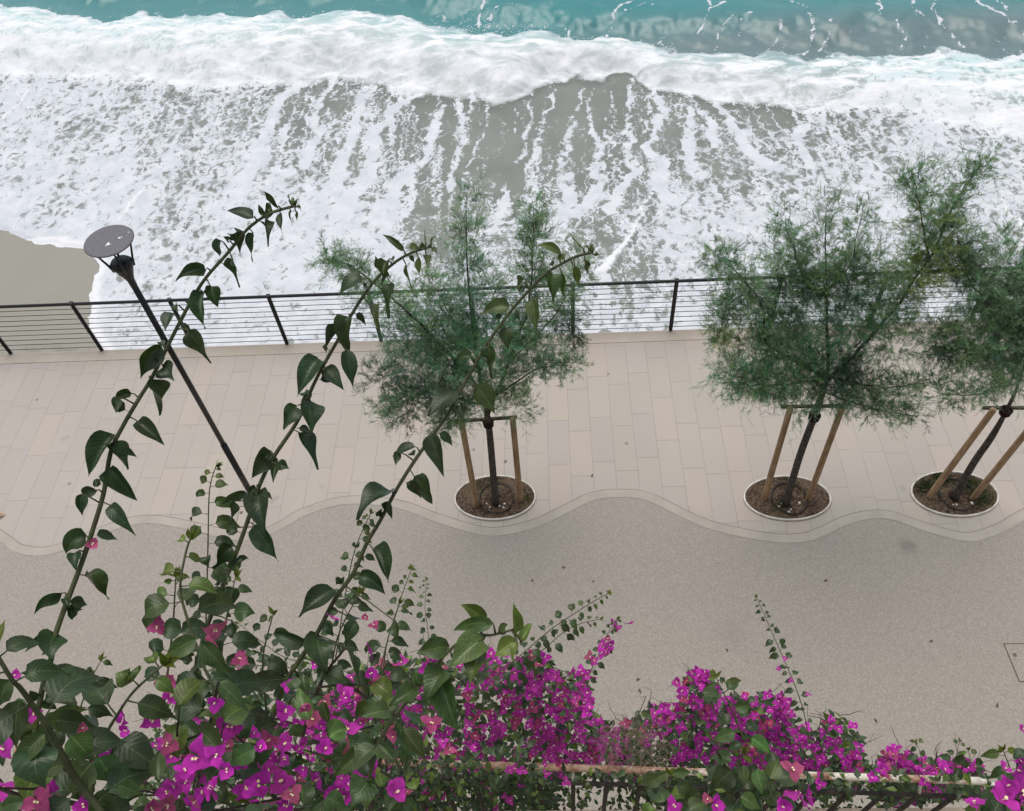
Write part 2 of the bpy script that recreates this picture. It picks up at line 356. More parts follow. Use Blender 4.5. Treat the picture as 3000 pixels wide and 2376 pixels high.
    tube(mb, [a-d*.09+off, b+d*.05+off], .024, 10); mb.build('crossbar', M_cross, sb)
    q['tops'] = tops

# ------------------------------------------------------------------ tamarisk trees
def needles(c, rad, nsp, tone, up=.5, ln=.30, out_bias=None):
    rad *= .86; ln *= .8
    """sprays in an ellipsoid blob -> triangles (n,3,3), colours"""
    TR = []; CC = []; nsp = int(nsp*1.9)+2
    u = rng.normal(size=(nsp, 3)); u /= np.linalg.norm(u, axis=1)[:, None]
    o = c+u*rad*rng.uniform(0, 1, (nsp, 1))**.55*np.array([1, .9, .85])
    d = u*.9+np.array([0, 0, up])+rng.normal(size=(nsp, 3))*.45
    if out_bias is not None: d = d+out_bias
    d /= np.linalg.norm(d, axis=1)[:, None]
    L = ln*rng.uniform(.5, 1.35, nsp)
    for i in range(nsp):
        nt_ = rng.integers(6, 10); s = rng.uniform(.15, 1, nt_)
        droop = np.array([0, 0, -.28])*L[i]
        base = o[i]+d[i]*L[i]*s[:, None]+droop*(s[:, None]**2)
        td = d[i]*.9+rng.normal(size=(nt_, 3))*.55; td /= np.linalg.norm(td, axis=1)[:, None]
        tl = L[i]*rng.uniform(.2, .5, nt_)
        k = 14; q = np.tile(np.linspace(.05, 1, k), nt_); bi = np.repeat(np.arange(nt_), k)
        nb = base[bi]+td[bi]*(tl[bi]*q)[:, None]
        nd = td[bi]*.9+rng.normal(size=(nt_*k, 3))*.5; nd /= np.linalg.norm(nd, axis=1)[:, None]
        nl = rng.uniform(.014, .042, nt_*k)
        sv = np.cross(nd, rng.normal(size=nd.shape)); sv /= np.linalg.norm(sv, axis=1)[:, None]; w = .0015
        t = np.stack([nb-sv*w, nb+sv*w, nb+nd*nl[:, None]], 1); TR.append(t)
        # twig slivers
        s2 = np.cross(td, rng.normal(size=td.shape)); s2 /= np.linalg.norm(s2, axis=1)[:, None]
        TR.append(np.stack([base-s2*.0011, base+s2*.0011, base+td*tl[:, None]], 1))
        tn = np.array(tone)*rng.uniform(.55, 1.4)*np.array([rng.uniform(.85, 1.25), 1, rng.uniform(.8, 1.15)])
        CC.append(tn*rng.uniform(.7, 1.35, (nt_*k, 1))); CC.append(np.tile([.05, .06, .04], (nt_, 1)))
        e = o[i]+d[i]*L[i]+droop
        s3 = nrm(np.cross(d[i], rng.normal(size=3)))*.0016
        TR.append(np.array([[o[i]-s3, o[i]+s3, e]])); CC.append(np.array([[.035, .025, .02]]))
    return np.concatenate(TR), np.concatenate(CC)
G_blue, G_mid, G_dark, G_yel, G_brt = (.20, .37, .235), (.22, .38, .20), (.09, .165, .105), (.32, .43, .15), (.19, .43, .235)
def tree(base, trunk, limbs, clusters, label):
    b = onz(*base, 0.02); t = thing('tamarisk_tree', b, label, 'tree', 'feathery young trees along the promenade')
    P = lambda p: ony(p[0], p[1], b[1]+p[2])-b
    mb = MB(); pts = spline([P(p) for p in trunk], 6); r = np.interp(np.linspace(0, 1, len(pts)), [0, .28, .4, .6, 1], [.047, .041, .026, .012, .002])
    r[:4] *= [1.25, 1.12, 1.05, 1]
    tube(mb, pts, r, 12)
    o = mb.build('trunk', M_bark, t)
    for l in limbs:
        mb = MB(); q = spline([P(p) for p in l[1:]], 5); q[1:] += rng.normal(size=q[1:].shape)*.008; tube(mb, q, np.linspace(l[0], .003, len(q)), 7); mb.build('branch', M_bark, t)
    TR = []; CC = []
    for (x, y, dy, rp, n, tone, *ex) in clusters:
        c = ony(x, y, b[1]+dy)-b; dist = np.linalg.norm(c+b-EYE); rad = rp*dist/FPX
        ln = ex[0] if ex else .26; up = ex[1] if len(ex) > 1 else .45
        a, cc = needles(c, rad, n, tone, up, ln); TR.append(a); CC.append(cc)
        # connecting twigs to trunk
    for l in limbs:
        q = spline([P(p) for p in l[1:]], 5)
        for s in range(2, len(q)):
            a, cc = needles(q[s], .10, 7, G_mid, .5, .2); TR.append(a); CC.append(cc)
    tri_mesh('crown', np.concatenate(TR), M_needle, t, np.concatenate(CC))
    # tie
    return t, b
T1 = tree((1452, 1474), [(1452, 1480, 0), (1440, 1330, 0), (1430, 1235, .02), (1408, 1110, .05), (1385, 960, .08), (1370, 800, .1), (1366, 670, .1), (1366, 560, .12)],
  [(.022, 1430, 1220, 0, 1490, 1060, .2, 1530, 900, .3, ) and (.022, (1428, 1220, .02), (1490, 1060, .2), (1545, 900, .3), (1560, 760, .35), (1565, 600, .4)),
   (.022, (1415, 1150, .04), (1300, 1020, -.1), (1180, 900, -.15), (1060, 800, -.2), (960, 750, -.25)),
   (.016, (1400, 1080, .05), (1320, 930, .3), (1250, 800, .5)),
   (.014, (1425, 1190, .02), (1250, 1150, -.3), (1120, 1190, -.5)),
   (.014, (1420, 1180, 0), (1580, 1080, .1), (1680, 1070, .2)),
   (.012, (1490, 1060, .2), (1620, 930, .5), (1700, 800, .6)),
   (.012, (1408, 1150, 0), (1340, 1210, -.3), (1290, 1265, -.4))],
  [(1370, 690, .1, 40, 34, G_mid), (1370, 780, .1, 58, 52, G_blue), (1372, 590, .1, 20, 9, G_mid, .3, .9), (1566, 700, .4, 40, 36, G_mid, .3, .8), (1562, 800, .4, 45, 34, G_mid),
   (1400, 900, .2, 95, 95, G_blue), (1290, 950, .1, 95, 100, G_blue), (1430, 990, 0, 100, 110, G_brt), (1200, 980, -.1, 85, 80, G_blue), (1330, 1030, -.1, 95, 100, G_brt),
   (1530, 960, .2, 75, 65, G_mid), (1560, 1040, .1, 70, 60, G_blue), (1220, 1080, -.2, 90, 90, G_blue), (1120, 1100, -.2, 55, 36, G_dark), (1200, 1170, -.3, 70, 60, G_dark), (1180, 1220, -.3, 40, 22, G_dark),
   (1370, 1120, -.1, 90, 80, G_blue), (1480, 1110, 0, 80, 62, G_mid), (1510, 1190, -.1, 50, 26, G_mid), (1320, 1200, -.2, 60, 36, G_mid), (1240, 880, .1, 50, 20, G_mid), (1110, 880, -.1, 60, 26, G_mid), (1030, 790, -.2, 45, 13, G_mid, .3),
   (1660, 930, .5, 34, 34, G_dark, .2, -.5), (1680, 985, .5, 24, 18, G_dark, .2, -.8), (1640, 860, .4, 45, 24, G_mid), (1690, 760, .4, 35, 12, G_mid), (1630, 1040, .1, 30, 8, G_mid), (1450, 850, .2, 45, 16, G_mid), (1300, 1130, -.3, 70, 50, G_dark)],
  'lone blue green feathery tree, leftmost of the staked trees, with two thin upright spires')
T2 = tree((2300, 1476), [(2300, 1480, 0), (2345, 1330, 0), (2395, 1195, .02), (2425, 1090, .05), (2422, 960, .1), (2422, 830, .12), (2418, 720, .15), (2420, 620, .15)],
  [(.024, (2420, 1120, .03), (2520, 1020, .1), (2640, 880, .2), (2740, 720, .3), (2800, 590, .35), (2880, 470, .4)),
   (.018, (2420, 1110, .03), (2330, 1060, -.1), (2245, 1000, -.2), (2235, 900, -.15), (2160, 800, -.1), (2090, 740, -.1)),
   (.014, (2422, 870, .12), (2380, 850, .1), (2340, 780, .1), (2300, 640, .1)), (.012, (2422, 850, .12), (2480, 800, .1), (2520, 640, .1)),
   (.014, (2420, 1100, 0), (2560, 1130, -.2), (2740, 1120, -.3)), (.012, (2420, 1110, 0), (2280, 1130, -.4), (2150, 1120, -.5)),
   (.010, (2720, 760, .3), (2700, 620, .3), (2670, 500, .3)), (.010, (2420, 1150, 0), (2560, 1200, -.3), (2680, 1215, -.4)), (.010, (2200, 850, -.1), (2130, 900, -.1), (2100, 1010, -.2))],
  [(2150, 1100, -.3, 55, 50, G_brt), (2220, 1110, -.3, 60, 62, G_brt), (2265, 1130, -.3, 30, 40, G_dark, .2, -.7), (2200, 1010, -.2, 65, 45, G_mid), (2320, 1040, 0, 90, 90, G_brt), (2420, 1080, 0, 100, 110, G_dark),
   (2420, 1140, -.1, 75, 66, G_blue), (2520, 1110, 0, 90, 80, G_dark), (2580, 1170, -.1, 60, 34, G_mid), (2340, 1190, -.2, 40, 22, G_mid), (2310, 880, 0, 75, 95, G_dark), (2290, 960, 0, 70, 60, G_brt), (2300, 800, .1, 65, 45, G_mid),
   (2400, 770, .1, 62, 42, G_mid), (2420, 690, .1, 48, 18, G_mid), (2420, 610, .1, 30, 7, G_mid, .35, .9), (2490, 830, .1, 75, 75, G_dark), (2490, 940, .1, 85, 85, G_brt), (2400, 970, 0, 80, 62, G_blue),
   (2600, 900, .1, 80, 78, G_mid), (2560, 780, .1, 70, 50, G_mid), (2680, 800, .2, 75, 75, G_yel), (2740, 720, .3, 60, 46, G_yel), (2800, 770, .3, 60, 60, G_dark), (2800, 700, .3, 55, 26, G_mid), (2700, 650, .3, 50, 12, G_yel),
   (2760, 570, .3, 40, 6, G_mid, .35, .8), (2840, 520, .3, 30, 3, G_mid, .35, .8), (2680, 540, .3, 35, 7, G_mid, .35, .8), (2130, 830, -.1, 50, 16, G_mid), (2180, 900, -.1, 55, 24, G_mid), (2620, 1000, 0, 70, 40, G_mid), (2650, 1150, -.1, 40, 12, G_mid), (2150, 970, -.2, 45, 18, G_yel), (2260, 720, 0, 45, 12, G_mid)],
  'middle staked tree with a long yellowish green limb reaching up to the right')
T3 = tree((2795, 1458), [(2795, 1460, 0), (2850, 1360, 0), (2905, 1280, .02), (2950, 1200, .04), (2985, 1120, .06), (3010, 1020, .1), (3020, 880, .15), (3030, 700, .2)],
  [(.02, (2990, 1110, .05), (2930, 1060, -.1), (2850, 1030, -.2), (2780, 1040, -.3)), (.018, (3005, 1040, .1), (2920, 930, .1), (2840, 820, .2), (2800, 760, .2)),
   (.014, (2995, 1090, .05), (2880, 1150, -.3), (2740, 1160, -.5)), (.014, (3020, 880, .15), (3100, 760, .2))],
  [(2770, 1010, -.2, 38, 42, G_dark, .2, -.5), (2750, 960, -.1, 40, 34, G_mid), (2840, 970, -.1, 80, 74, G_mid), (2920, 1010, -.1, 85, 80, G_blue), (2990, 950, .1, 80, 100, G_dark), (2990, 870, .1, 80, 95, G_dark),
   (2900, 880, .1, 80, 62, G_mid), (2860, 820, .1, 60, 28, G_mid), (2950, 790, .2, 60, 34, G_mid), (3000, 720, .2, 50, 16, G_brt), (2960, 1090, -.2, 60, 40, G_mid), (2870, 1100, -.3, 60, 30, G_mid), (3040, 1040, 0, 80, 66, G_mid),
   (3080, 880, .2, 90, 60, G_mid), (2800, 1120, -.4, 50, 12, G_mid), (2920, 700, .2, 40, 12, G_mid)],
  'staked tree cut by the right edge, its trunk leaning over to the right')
for (t, b), q in zip((T1, T2, T3), pits):
    # ties round the trunk at the crossbar
    tr = [o for o in t.children if o.name.startswith('trunk')][0]
    co = np.array([v.co[:] for v in tr.data.vertices]).reshape(-1, 12, 3).mean(1); zt = q['tops'][0][2]-.06
    j = np.argmin(abs(co[:, 2]-zt)); c = co[j]; mb = MB(); th = np.linspace(0, 2*math.pi, 17)
    for dz, rr in ((0, .058), (-.03, .055), (-.07, .052)):
        tube(mb, [(c[0]+rr*math.cos(a), c[1]+rr*math.sin(a), c[2]+dz) for a in th], .014, 6, cap=False)
    mb.build('tie', M_tie, t)

# ------------------------------------------------------------------ railing on the quay
rl = thing('seafront_railing', (0, 9.37, 0), 'black horizontal wire railing along the edge above the waves', 'railing')
RH = 1.085
mb = MB(); tube(mb, [(-15.5, 0, RH), (0, 0, RH), (15.5, 0, RH)], .026, 12); mb.build('top_rail', M_black, rl)
for k in range(-4, 15):
    x = -7.53+1.5735*k; mb = MB(); box(mb, (x-.012, -.03, -.16), (x+.012, .03, RH-.015)); box(mb, (x-.03, -.012, .01), (x+.03, .012, RH-.02))
    box(mb, (x-.03, -.028, RH+.022), (x+.03, .028, RH+.034)); mb.build('post', M_black, rl, False)
for k in range(9):
    z = .09+k*.111; mb = MB(); tube(mb, [(-15.5, -.0, z), (0, 0, z), (15.5, 0, z)], .0058, 6); mb.build('wire', M_wire, rl)
# ------------------------------------------------------------------ street lamp
lx, ly = -4.30, 6.315
lp = thing('street_lamp', (lx, ly, 0), 'slim black lamp post with a flat grey disc top spotted by birds', 'street lamp')
mb = MB(); tube(mb, [(0, 0, 0), (0, 0, 1.4)], .042, 16); tube(mb, [(0, 0, 1.4), (0, 0, 4.30)], .033, 16); lathe(mb, [(.09, 0), (.09, .015), (.05, .03)], (0, 0, .0), 20); mb.build('pole', M_black, lp)
mb = MB(); lathe(mb, [(.036, 4.22), (.037, 4.30), (.055, 4.36), (.085, 4.44), (.105, 4.50), (.112, 4.535), (.09, 4.56), (.03, 4.57)], (0, 0, 0), 28); mb.build('lamp_cup', M_black, lp)
for a in (.5, 2.07, 3.64, 5.21):
    mb = MB(); c, s = math.cos(a), math.sin(a); tube(mb, [(.10*c, .10*s, 4.46), (.118*c, .118*s, 4.54), (.20*c, .20*s, 4.81)], [.014, .012, .008], 8); mb.build('strut', M_black, lp)
M_disc = mat_simple('grey_disc', (.11, .108, .125), (.155, .152, .17), 45, .7, .3); M_drop = mat_simple('droppings', (.7, .7, .68), (.8, .8, .78), 20, .8)
dk = MB(); lathe(dk, [(.232, 4.805), (.238, 4.81), (.238, 4.820), (.232, 4.824)], (0, 0, 0), 48); dsk = dk.build('disc', M_disc, lp, False)
for (x, y, s) in ((.10, .03, .014), (.12, .04, .010), (.01, -.04, .012), (.015, -.06, .018), (.0, -.08, .009), (.05, -.055, .006), (.17, .11, .008)):
    mb = MB(); k = 9; mb.add([(x+s*math.cos(w)*rng.uniform(.6, 1.3), y+s*math.sin(w)*rng.uniform(.5, 1), 4.8262) for w in np.arange(k)*2*math.pi/k], [list(range(k))]); mb.build('bird_dropping', M_drop, dsk, False)
lathe_rim = MB(); th = np.linspace(0, 2*math.pi, 65); tube(lathe_rim, [(.237*math.cos(a), .237*math.sin(a), 4.815) for a in th], .006, 6, cap=False); lathe_rim.build('disc_rim', M_cross, dsk)

# ------------------------------------------------------------------ beach and sea
SEA = -1.5
def value_noise(x, y, seed=0):
    xi = np.floor(x).astype(np.int64); yi = np.floor(y).astype(np.int64); fx = x-xi; fy = y-yi
    def h(a, b):
        n = (a*374761393+b*668265263+seed*1442695041) & 0xffffffff; n = ((n ^ (n >> 13))*1274126177) & 0xffffffff; return ((n ^ (n >> 16)) & 0xffff)/65535.
    ux = fx*fx*(3-2*fx); uy = fy*fy*(3-2*fy)
    return (h(xi, yi)*(1-ux)+h(xi+1, yi)*ux)*(1-uy)+(h(xi, yi+1)*(1-ux)+h(xi+1, yi+1)*ux)*uy
def fbm(x, y, o=4, seed=0):
    s = 0; a = .5; t = 0
    for i in range(o): s = s+a*value_noise(x*2**i+i*17.3, y*2**i-i*9.1, seed+i); t += a; a *= .5
    return s/t
def wxy(pts, z=SEA): return np.array([onz(x, y, z)[:2] for x, y in pts])
def dpoly(X, Y, P):
    D = np.full(X.shape, 1e9); T = np.zeros(X.shape); n = len(P)
    for i in range(n-1):
        a, b = P[i], P[i+1]; d = b-a; t = np.clip(((X-a[0])*d[0]+(Y-a[1])*d[1])/(d@d+1e-12), 0, 1)
        q = np.hypot(X-a[0]-t*d[0], Y-a[1]-t*d[1]); m = q < D; D = np.where(m, q, D); T = np.where(m, (i+t)/(n-1), T)
    return D, T
nx, ny = 760, 560
xs = np.linspace(-27, 24, nx); ys = 9.36+(1-np.cos(np.linspace(0, math.pi/2, ny)))*0
ys = 9.36*np.exp(np.linspace(0, math.log(34/9.36), ny)); X, Y = np.meshgrid(xs, ys)
# shoreline
shore = wxy([(-500, 590), (-200, 620), (0, 661), (46, 684), (102, 703), (195, 715), (269, 722), (267, 738), (294, 772), (278, 814), (281, 847), (272, 862), (273, 898), (269, 967), (278, 995), (311, 1027), (325, 1075)])
shore = spline(shore, 4)
shore_poly = np.vstack([shore, [(-8.6, 8.0), (-30, 8.0)], [(-30, shore[0][1]+.5)]])
def inside(X, Y, P):
    c = np.zeros(X.shape, bool); n = len(P)
    for i in range(n):
        (x1, y1), (x2, y2) = P[i], P[(i+1) % n]
        m = ((y1 > Y) != (y2 > Y)) & (X < (x2-x1)*(Y-y1)/(y2-y1+1e-12)+x1); c ^= m
    return c
D, _ = dpoly(X, Y, shore); sdf = np.where(inside(X, Y, shore_poly), -D, D); sdf = sdf+.20*(fbm(X*3.6, Y*3.6, 5, 5)-.5)
# breaker
lowe = wxy([(-500, 190), (0, 212), (140, 222), (280, 232), (556, 250), (834, 257), (1000, 216), (1182, 264), (1391, 285), (1500, 300), (1585, 250), (1669, 235), (1850, 222), (1947, 264), (2086, 299), (2225, 299), (2364, 334), (2573, 327), (2712, 348), (3000, 400), (3500, 470)])
uppe = wxy([(-500, -20), (0, 12), (140, 30), (250, 62), (417, 48), (626, 45), (834, 50), (1043, 42), (1182, 50), (1252, 80), (1335, 95), (1410, 90), (1474, 105), (1557, 96), (1669, 108), (1780, 132), (1947, 146), (2156, 160), (2364, 160), (2642, 152), (3000, 160), (3500, 170)])
jl = (fbm(X*1.1, Y*0+3, 4, 11)-.5)*1.1
yl = np.interp(X, lowe[:, 0], lowe[:, 1])+(fbm(X*1.6, Y*1.2, 5, 12)-.5)*.9; yu = np.interp(X, uppe[:, 0], uppe[:, 1])+(fbm(X*1.2, Y*.8, 5, 21)-.5)*1.3
tb = (Y-yl)/(yu-yl)
thick = smooth(-.14, .04, tb)*smooth(1.10, .84, tb)
prof = np.clip(np.sin(np.clip((tb-.03)/.97, 0, 1)*math.pi), 0, 1)**1.15*(1-.35*np.clip(tb, 0, 1))
amp = np.interp(X, [-16, -6, -1, 2, 5, 14], [.62, .66, .64, .5, .32, .26])
turb = fbm(X*1.5, Y*1.3, 5, 31)-.5
Zz = amp*prof*(.8+.40*turb)+.03*(np.abs(fbm(X*5, Y*5, 5, 41)-.5))*thick*2
# swell behind and ripples
Zz += .30*smooth(.9, 1.5, tb)*np.sin((Y-yu)*.9+X*.05)+.05*(fbm(X*.35, Y*1.0, 3, 51)-.5)
Zz += .035*(fbm(X*1.0, Y*2.0, 3, 61)-.5)*smooth(1.3, 1.0, tb)
zsw = np.where(sdf < 0, np.maximum(sdf*.25, -.12), np.minimum(.045, .02+sdf*.12)); Zz = np.where(sdf < 1.2, Zz*smooth(0, 1.2, sdf)+zsw*(1-smooth(.4, 1.2, sdf))+.045*smooth(.4, 1.2, sdf), Zz+.045)
# foam density anchors
anc = [(0, 300, .7), (100, 300, .75), (0, 400, .75), (300, 320, .62), (300, 420, .74), (500, 400, .66), (560, 300, .55), (700, 300, .52), (700, 450, .7), (200, 500, .72), (100, 560, .84), (20, 620, .9), (400, 560, .84), (500, 650, .6), (560, 610, .5), (300, 640, .9), (750, 600, .85), (700, 700, .85), (900, 650, .9), (850, 350, .42), (900, 430, .5), (950, 280, .3), (1050, 350, .36), (1050, 480, .6), (1150, 420, .33), (1200, 300, .26), (1200, 520, .42), (1300, 350, .3), (1300, 500, .28), (1350, 600, .3), (1400, 450, .02), (1450, 520, -.05), (1500, 350, .0), (1600, 300, .05), (1500, 600, .2), (1600, 450, .16), (1650, 600, .3), (1700, 350, .03), (1750, 480, .08), (1850, 280, .05), (1850, 450, .15), (1900, 550, .4), (1950, 420, .35), (1950, 650, .85), (1750, 700, .75), (1850, 600, .5), (1750, 600, .35), (1600, 700, .72), (1500, 740, .8), (2050, 350, .32), (2100, 450, .5), (2200, 400, .45), (2100, 600, .72), (2200, 550, .68), (2300, 350, .25), (2400, 360, .3), (2350, 450, .62), (2500, 390, .5), (2450, 550, .72), (2600, 370, .7), (2700, 450, .8), (2800, 420, .85), (2900, 380, .8), (2970, 420, .3), (2900, 550, .85), (2800, 620, .7), (2600, 650, .78), (2300, 750, .82), (2100, 750, .8), (2920, 640, .5), (2900, 700, .45), (2980, 560, .8), (600, 900, .9), (450, 800, .78), (400, 900, .74), (350, 850, .82), (800, 850, .9), (1000, 780, .92), (1200, 950, .9), (1700, 850, .82), (1900, 930, .78), (2300, 900, .82), (1500, 850, .88), (1790, 740, .1), (1760, 790, .2), (2700, 900, .8)]
num = np.zeros(X.shape); den = np.zeros(X.shape)+1e-9
for x, y, v in anc:
    a = onz(x, y, SEA+.04); s = .55*(a[1]/13); w = np.exp(-((X-a[0])**2+((Y-a[1])*.75)**2)/(2*s*s))+1e-4/(1+(X-a[0])**2+(Y-a[1])**2); num += w*v; den += w
dens = num/den; dens = np.where(tb > .97, .02+.10*fbm(X*.5, Y*.5, 2, 77)+.12*smooth(1.5, .97, tb), dens)
z2 = zm(1000, 0, 2.157); z3 = zm(2000, 0, 2.157); z1 = zm(0, 0, 2.157)
def PL(z, pts): return [z(*p) for p in pts]
lines = [(.02, .035, PL(z2, [(940, 630), (915, 660), (925, 740), (900, 830), (870, 920), (830, 980), (800, 1050)])), (.02, .03, PL(z2, [(1105, 660), (1100, 740), (1090, 800), (1105, 850)])),
 (.03, .05, PL(z2, [(1195, 600), (1200, 720), (1185, 800), (1160, 870), (1150, 960), (1120, 1030)])), (.025, .14, PL(z2, [(1360, 560), (1340, 620), (1330, 680), (1280, 740), (1260, 830), (1230, 940), (1210, 1030), (1170, 1100), (1200, 1180), (1180, 1250), (1150, 1350), (1140, 1500)])),
 (.04, .16, PL(z2, [(1530, 570), (1510, 660), (1470, 740), (1470, 800), (1440, 850), (1415, 900), (1430, 950), (1390, 1000), (1380, 1080), (1420, 1110), (1390, 1180), (1440, 1230), (1400, 1330), (1350, 1450)])),
 (.02, .15, PL(z2, [(1600, 560), (1560, 660), (1580, 720), (1600, 830), (1640, 900), (1610, 960), (1620, 1040), (1600, 1100), (1640, 1130), (1600, 1250), (1480, 1350)])),
 (.04, .12, PL(z2, [(1830, 500), (1830, 620), (1790, 720), (1820, 790), (1815, 860), (1830, 900), (1805, 960), (1830, 1040), (1860, 1090), (1800, 1140), (1760, 1230), (1700, 1330)])),
 (.05, .18, PL(z2, [(1990, 530), (1960, 600), (2030, 690), (1990, 780), (1960, 850), (1940, 930), (1970, 970), (2010, 1030), (2000, 1150), (2050, 1250)])),
 (.012, .03, PL(z2, [(1700, 560), (1680, 600), (1720, 660), (1690, 740), (1670, 850), (1700, 900), (1730, 930), (1680, 1010), (1650, 1060), (1690, 1100)])), (.01, .02, PL(z2, [(1920, 640), (1950, 700), (1930, 780), (1900, 840), (1920, 900)])),
 (.06, .12, PL(z3, [(30, 690), (40, 800), (20, 950), (60, 1050), (120, 1100)])), (.04, .06, PL(z3, [(110, 710), (180, 760), (180, 850), (220, 920)])), (.05, .12, PL(z3, [(220, 670), (310, 760), (330, 820), (400, 900), (480, 1000), (600, 1050)])),
 (.03, .05, PL(z3, [(880, 700), (900, 780), (940, 850), (1000, 900)])), (.05, .09, PL(z3, [(790, 700), (780, 800), (700, 850), (760, 950), (800, 1050)])),
 (.08, .15, PL(z1, [(1900, 540), (1770, 620), (1740, 720), (1680, 860), (1620, 1000), (1560, 1130), (1500, 1250)])), (.04, .10, PL(z1, [(2120, 490), (2030, 620), (1980, 740), (2010, 830), (1960, 930), (1900, 1050)])),
 (.07, .14, PL(z2, [(170, 560), (110, 700), (80, 830), (30, 950), (0, 1060), (-60, 1200)])), (.07, .16, PL(z2, [(480, 620), (330, 690), (230, 820), (205, 950), (170, 1100), (60, 1250), (0, 1350)])),
 (.05, .22, PL(z2, [(640, 680), (560, 900), (500, 1040), (420, 1120), (330, 1180), (320, 1300), (280, 1400)])), (.05, .07, PL(z2, [(760, 620), (760, 700), (775, 900), (720, 1020), (700, 1100), (700, 1200)])),
 (.02, .08, PL(z2, [(440, 1150), (450, 1270), (400, 1360)])), (.06, .2, PL(z2, [(1060, 1180), (1030, 1280), (980, 1380), (900, 1500)])),
 (.03, .02, PL(z2, [(820, 560), (815, 700), (800, 780)]))]
toplines = [(.05, .02, PL(z3, [(100, -40), (150, 50), (165, 110), (120, 190), (100, 230)])), (.05, .02, PL(z3, [(250, 70), (170, 110)])), (.03, .02, PL(z3, [(440, 110), (380, 180), (370, 240)])), (.03, .01, PL(z3, [(320, 150), (220, 220), (200, 300)])),
 (.05, .03, PL(z3, [(620, -20), (700, 50), (790, 110), (810, 200), (820, 280), (790, 330)])), (.02, .02, PL(z3, [(905, 170), (920, 230), (875, 310)])), (.06, .02, PL(z3, [(1240, -30), (1210, 60), (1240, 100), (1210, 150)])), (.05, .02, PL(z3, [(1450, -30), (1440, 90), (1500, 130)])),
 (.04, .02, PL(z3, [(1650, 0), (1560, 90), (1620, 170), (1700, 240), (1800, 300)])), (.05, .03, PL(z3, [(1850, -20), (1900, 60), (1990, 120), (2060, 180), (2150, 240)])), (.02, .01, PL(z3, [(1310, 150), (1380, 240), (1400, 320)])), (.03, .01, PL(z3, [(600, 170), (600, 240), (550, 310)])),
 (.03, .02, PL(z2, [(930, 0), (880, 80), (880, 170)])), (.03, .02, PL(z2, [(1900, 0), (1830, 60), (1730, 110), (1710, 190), (1620, 250)])), (.02, .01, PL(z2, [(1730, 130), (1850, 100), (1960, 60), (2000, 110)])), (.02, .02, PL(z2, [(1100, 60), (980, 90), (950, 130)])), (.02, .01, PL(z2, [(1420, 160), (1430, 250)])),
 (.03, .02, PL(z3, [(2000, 10), (2040, 90), (2110, 190), (2157, 260)]))]
strk = np.zeros(X.shape); wx = X+(fbm(X*2.5, Y*2.5, 3, 81)-.5)*.28; wy = Y+(fbm(X*2.5+9, Y*2.5, 3, 91)-.5)*.28
def add_line(P, w0, w1, gain=1.):
    global strk
    lo = P.min(0)-.8; hi = P.max(0)+.8; ci = np.searchsorted(xs, [lo[0], hi[0]]); ri = np.searchsorted(ys, [lo[1], hi[1]]); sl_ = (slice(ri[0], ri[1]), slice(ci[0], ci[1]))
    if strk[sl_].size == 0: return
    d, t = dpoly(wx[sl_], wy[sl_], P); w = w0+(w1-w0)*t; strk[sl_] = np.maximum(strk[sl_], gain*smooth(2.4, .4, d/w))
for w0, w1, P in lines: add_line(wxy(P, SEA+.04), w0*1.0, w1*.85)
for w0, w1, P in toplines: add_line(wxy(P, SEA+.1), w0*.8, w1*1.0, 1.05)
# bright fronts of the next swash
fr = [(.015, .075, PL(z2, [(1960, 1230), (1900, 1330), (1860, 1430), (1800, 1540), (1720, 1640), (1640, 1720)])), (.015, .07, PL(z3, [(2000, 1230), (2060, 1340), (2120, 1410), (2150, 1520), (2120, 1600)])), (.035, .02, PL(z1, [(900, 1220), (800, 1330), (740, 1400)])), (.02, .015, PL(z1, [(180, 590), (120, 660), (20, 750)]))]
lip = np.zeros(X.shape)
for w0, w1, P in fr:
    d, t = dpoly(X+(wx-X)*.7, Y+(wy-Y)*.7, wxy(P, SEA+.04)); w = w0+(w1-w0)*t; lip = np.maximum(lip, smooth(1.5, .6, d/w)); Zz += .05*np.exp(-(d/.12)**2)
shf = smooth(.36, .02, sdf)*smooth(-.02, .0, sdf); lip = np.maximum(lip, smooth(.20, .08, sdf)*(Y < 14.2)); dens = np.where((sdf < .8), np.maximum(dens, .62+.38*smooth(.8, .1, sdf)), dens)
sea_me = bpy.data.meshes.new('sea'); nv = nx*ny
V = np.stack([X, Y, Zz+SEA], -1).reshape(-1, 3); sea_me.vertices.add(nv); sea_me.vertices.foreach_set('co', V.ravel().astype(np.float32))
ii = np.arange(nv).reshape(ny, nx); Q = np.stack([ii[:-1, :-1], ii[:-1, 1:], ii[1:, 1:], ii[1:, :-1]], -1).reshape(-1, 4)
sea_me.loops.add(Q.size); sea_me.loops.foreach_set('vertex_index', Q.ravel().astype(np.int32)); sea_me.polygons.add(len(Q)); sea_me.polygons.foreach_set('loop_start', np.arange(0, Q.size, 4, dtype=np.int32))
sea_me.update(calc_edges=True); sea_me.polygons.foreach_set('use_smooth', np.ones(len(Q), bool))
for nm_, arr in (('dens', dens), ('streak', strk), ('thick', thick), ('lip', lip), ('tb', np.clip(tb, -4, 6)), ('shore', np.clip(sdf, -1, 3))):
    a = sea_me.attributes.new(nm_, 'FLOAT', 'POINT'); a.data.foreach_set('value', arr.ravel().astype(np.float32))
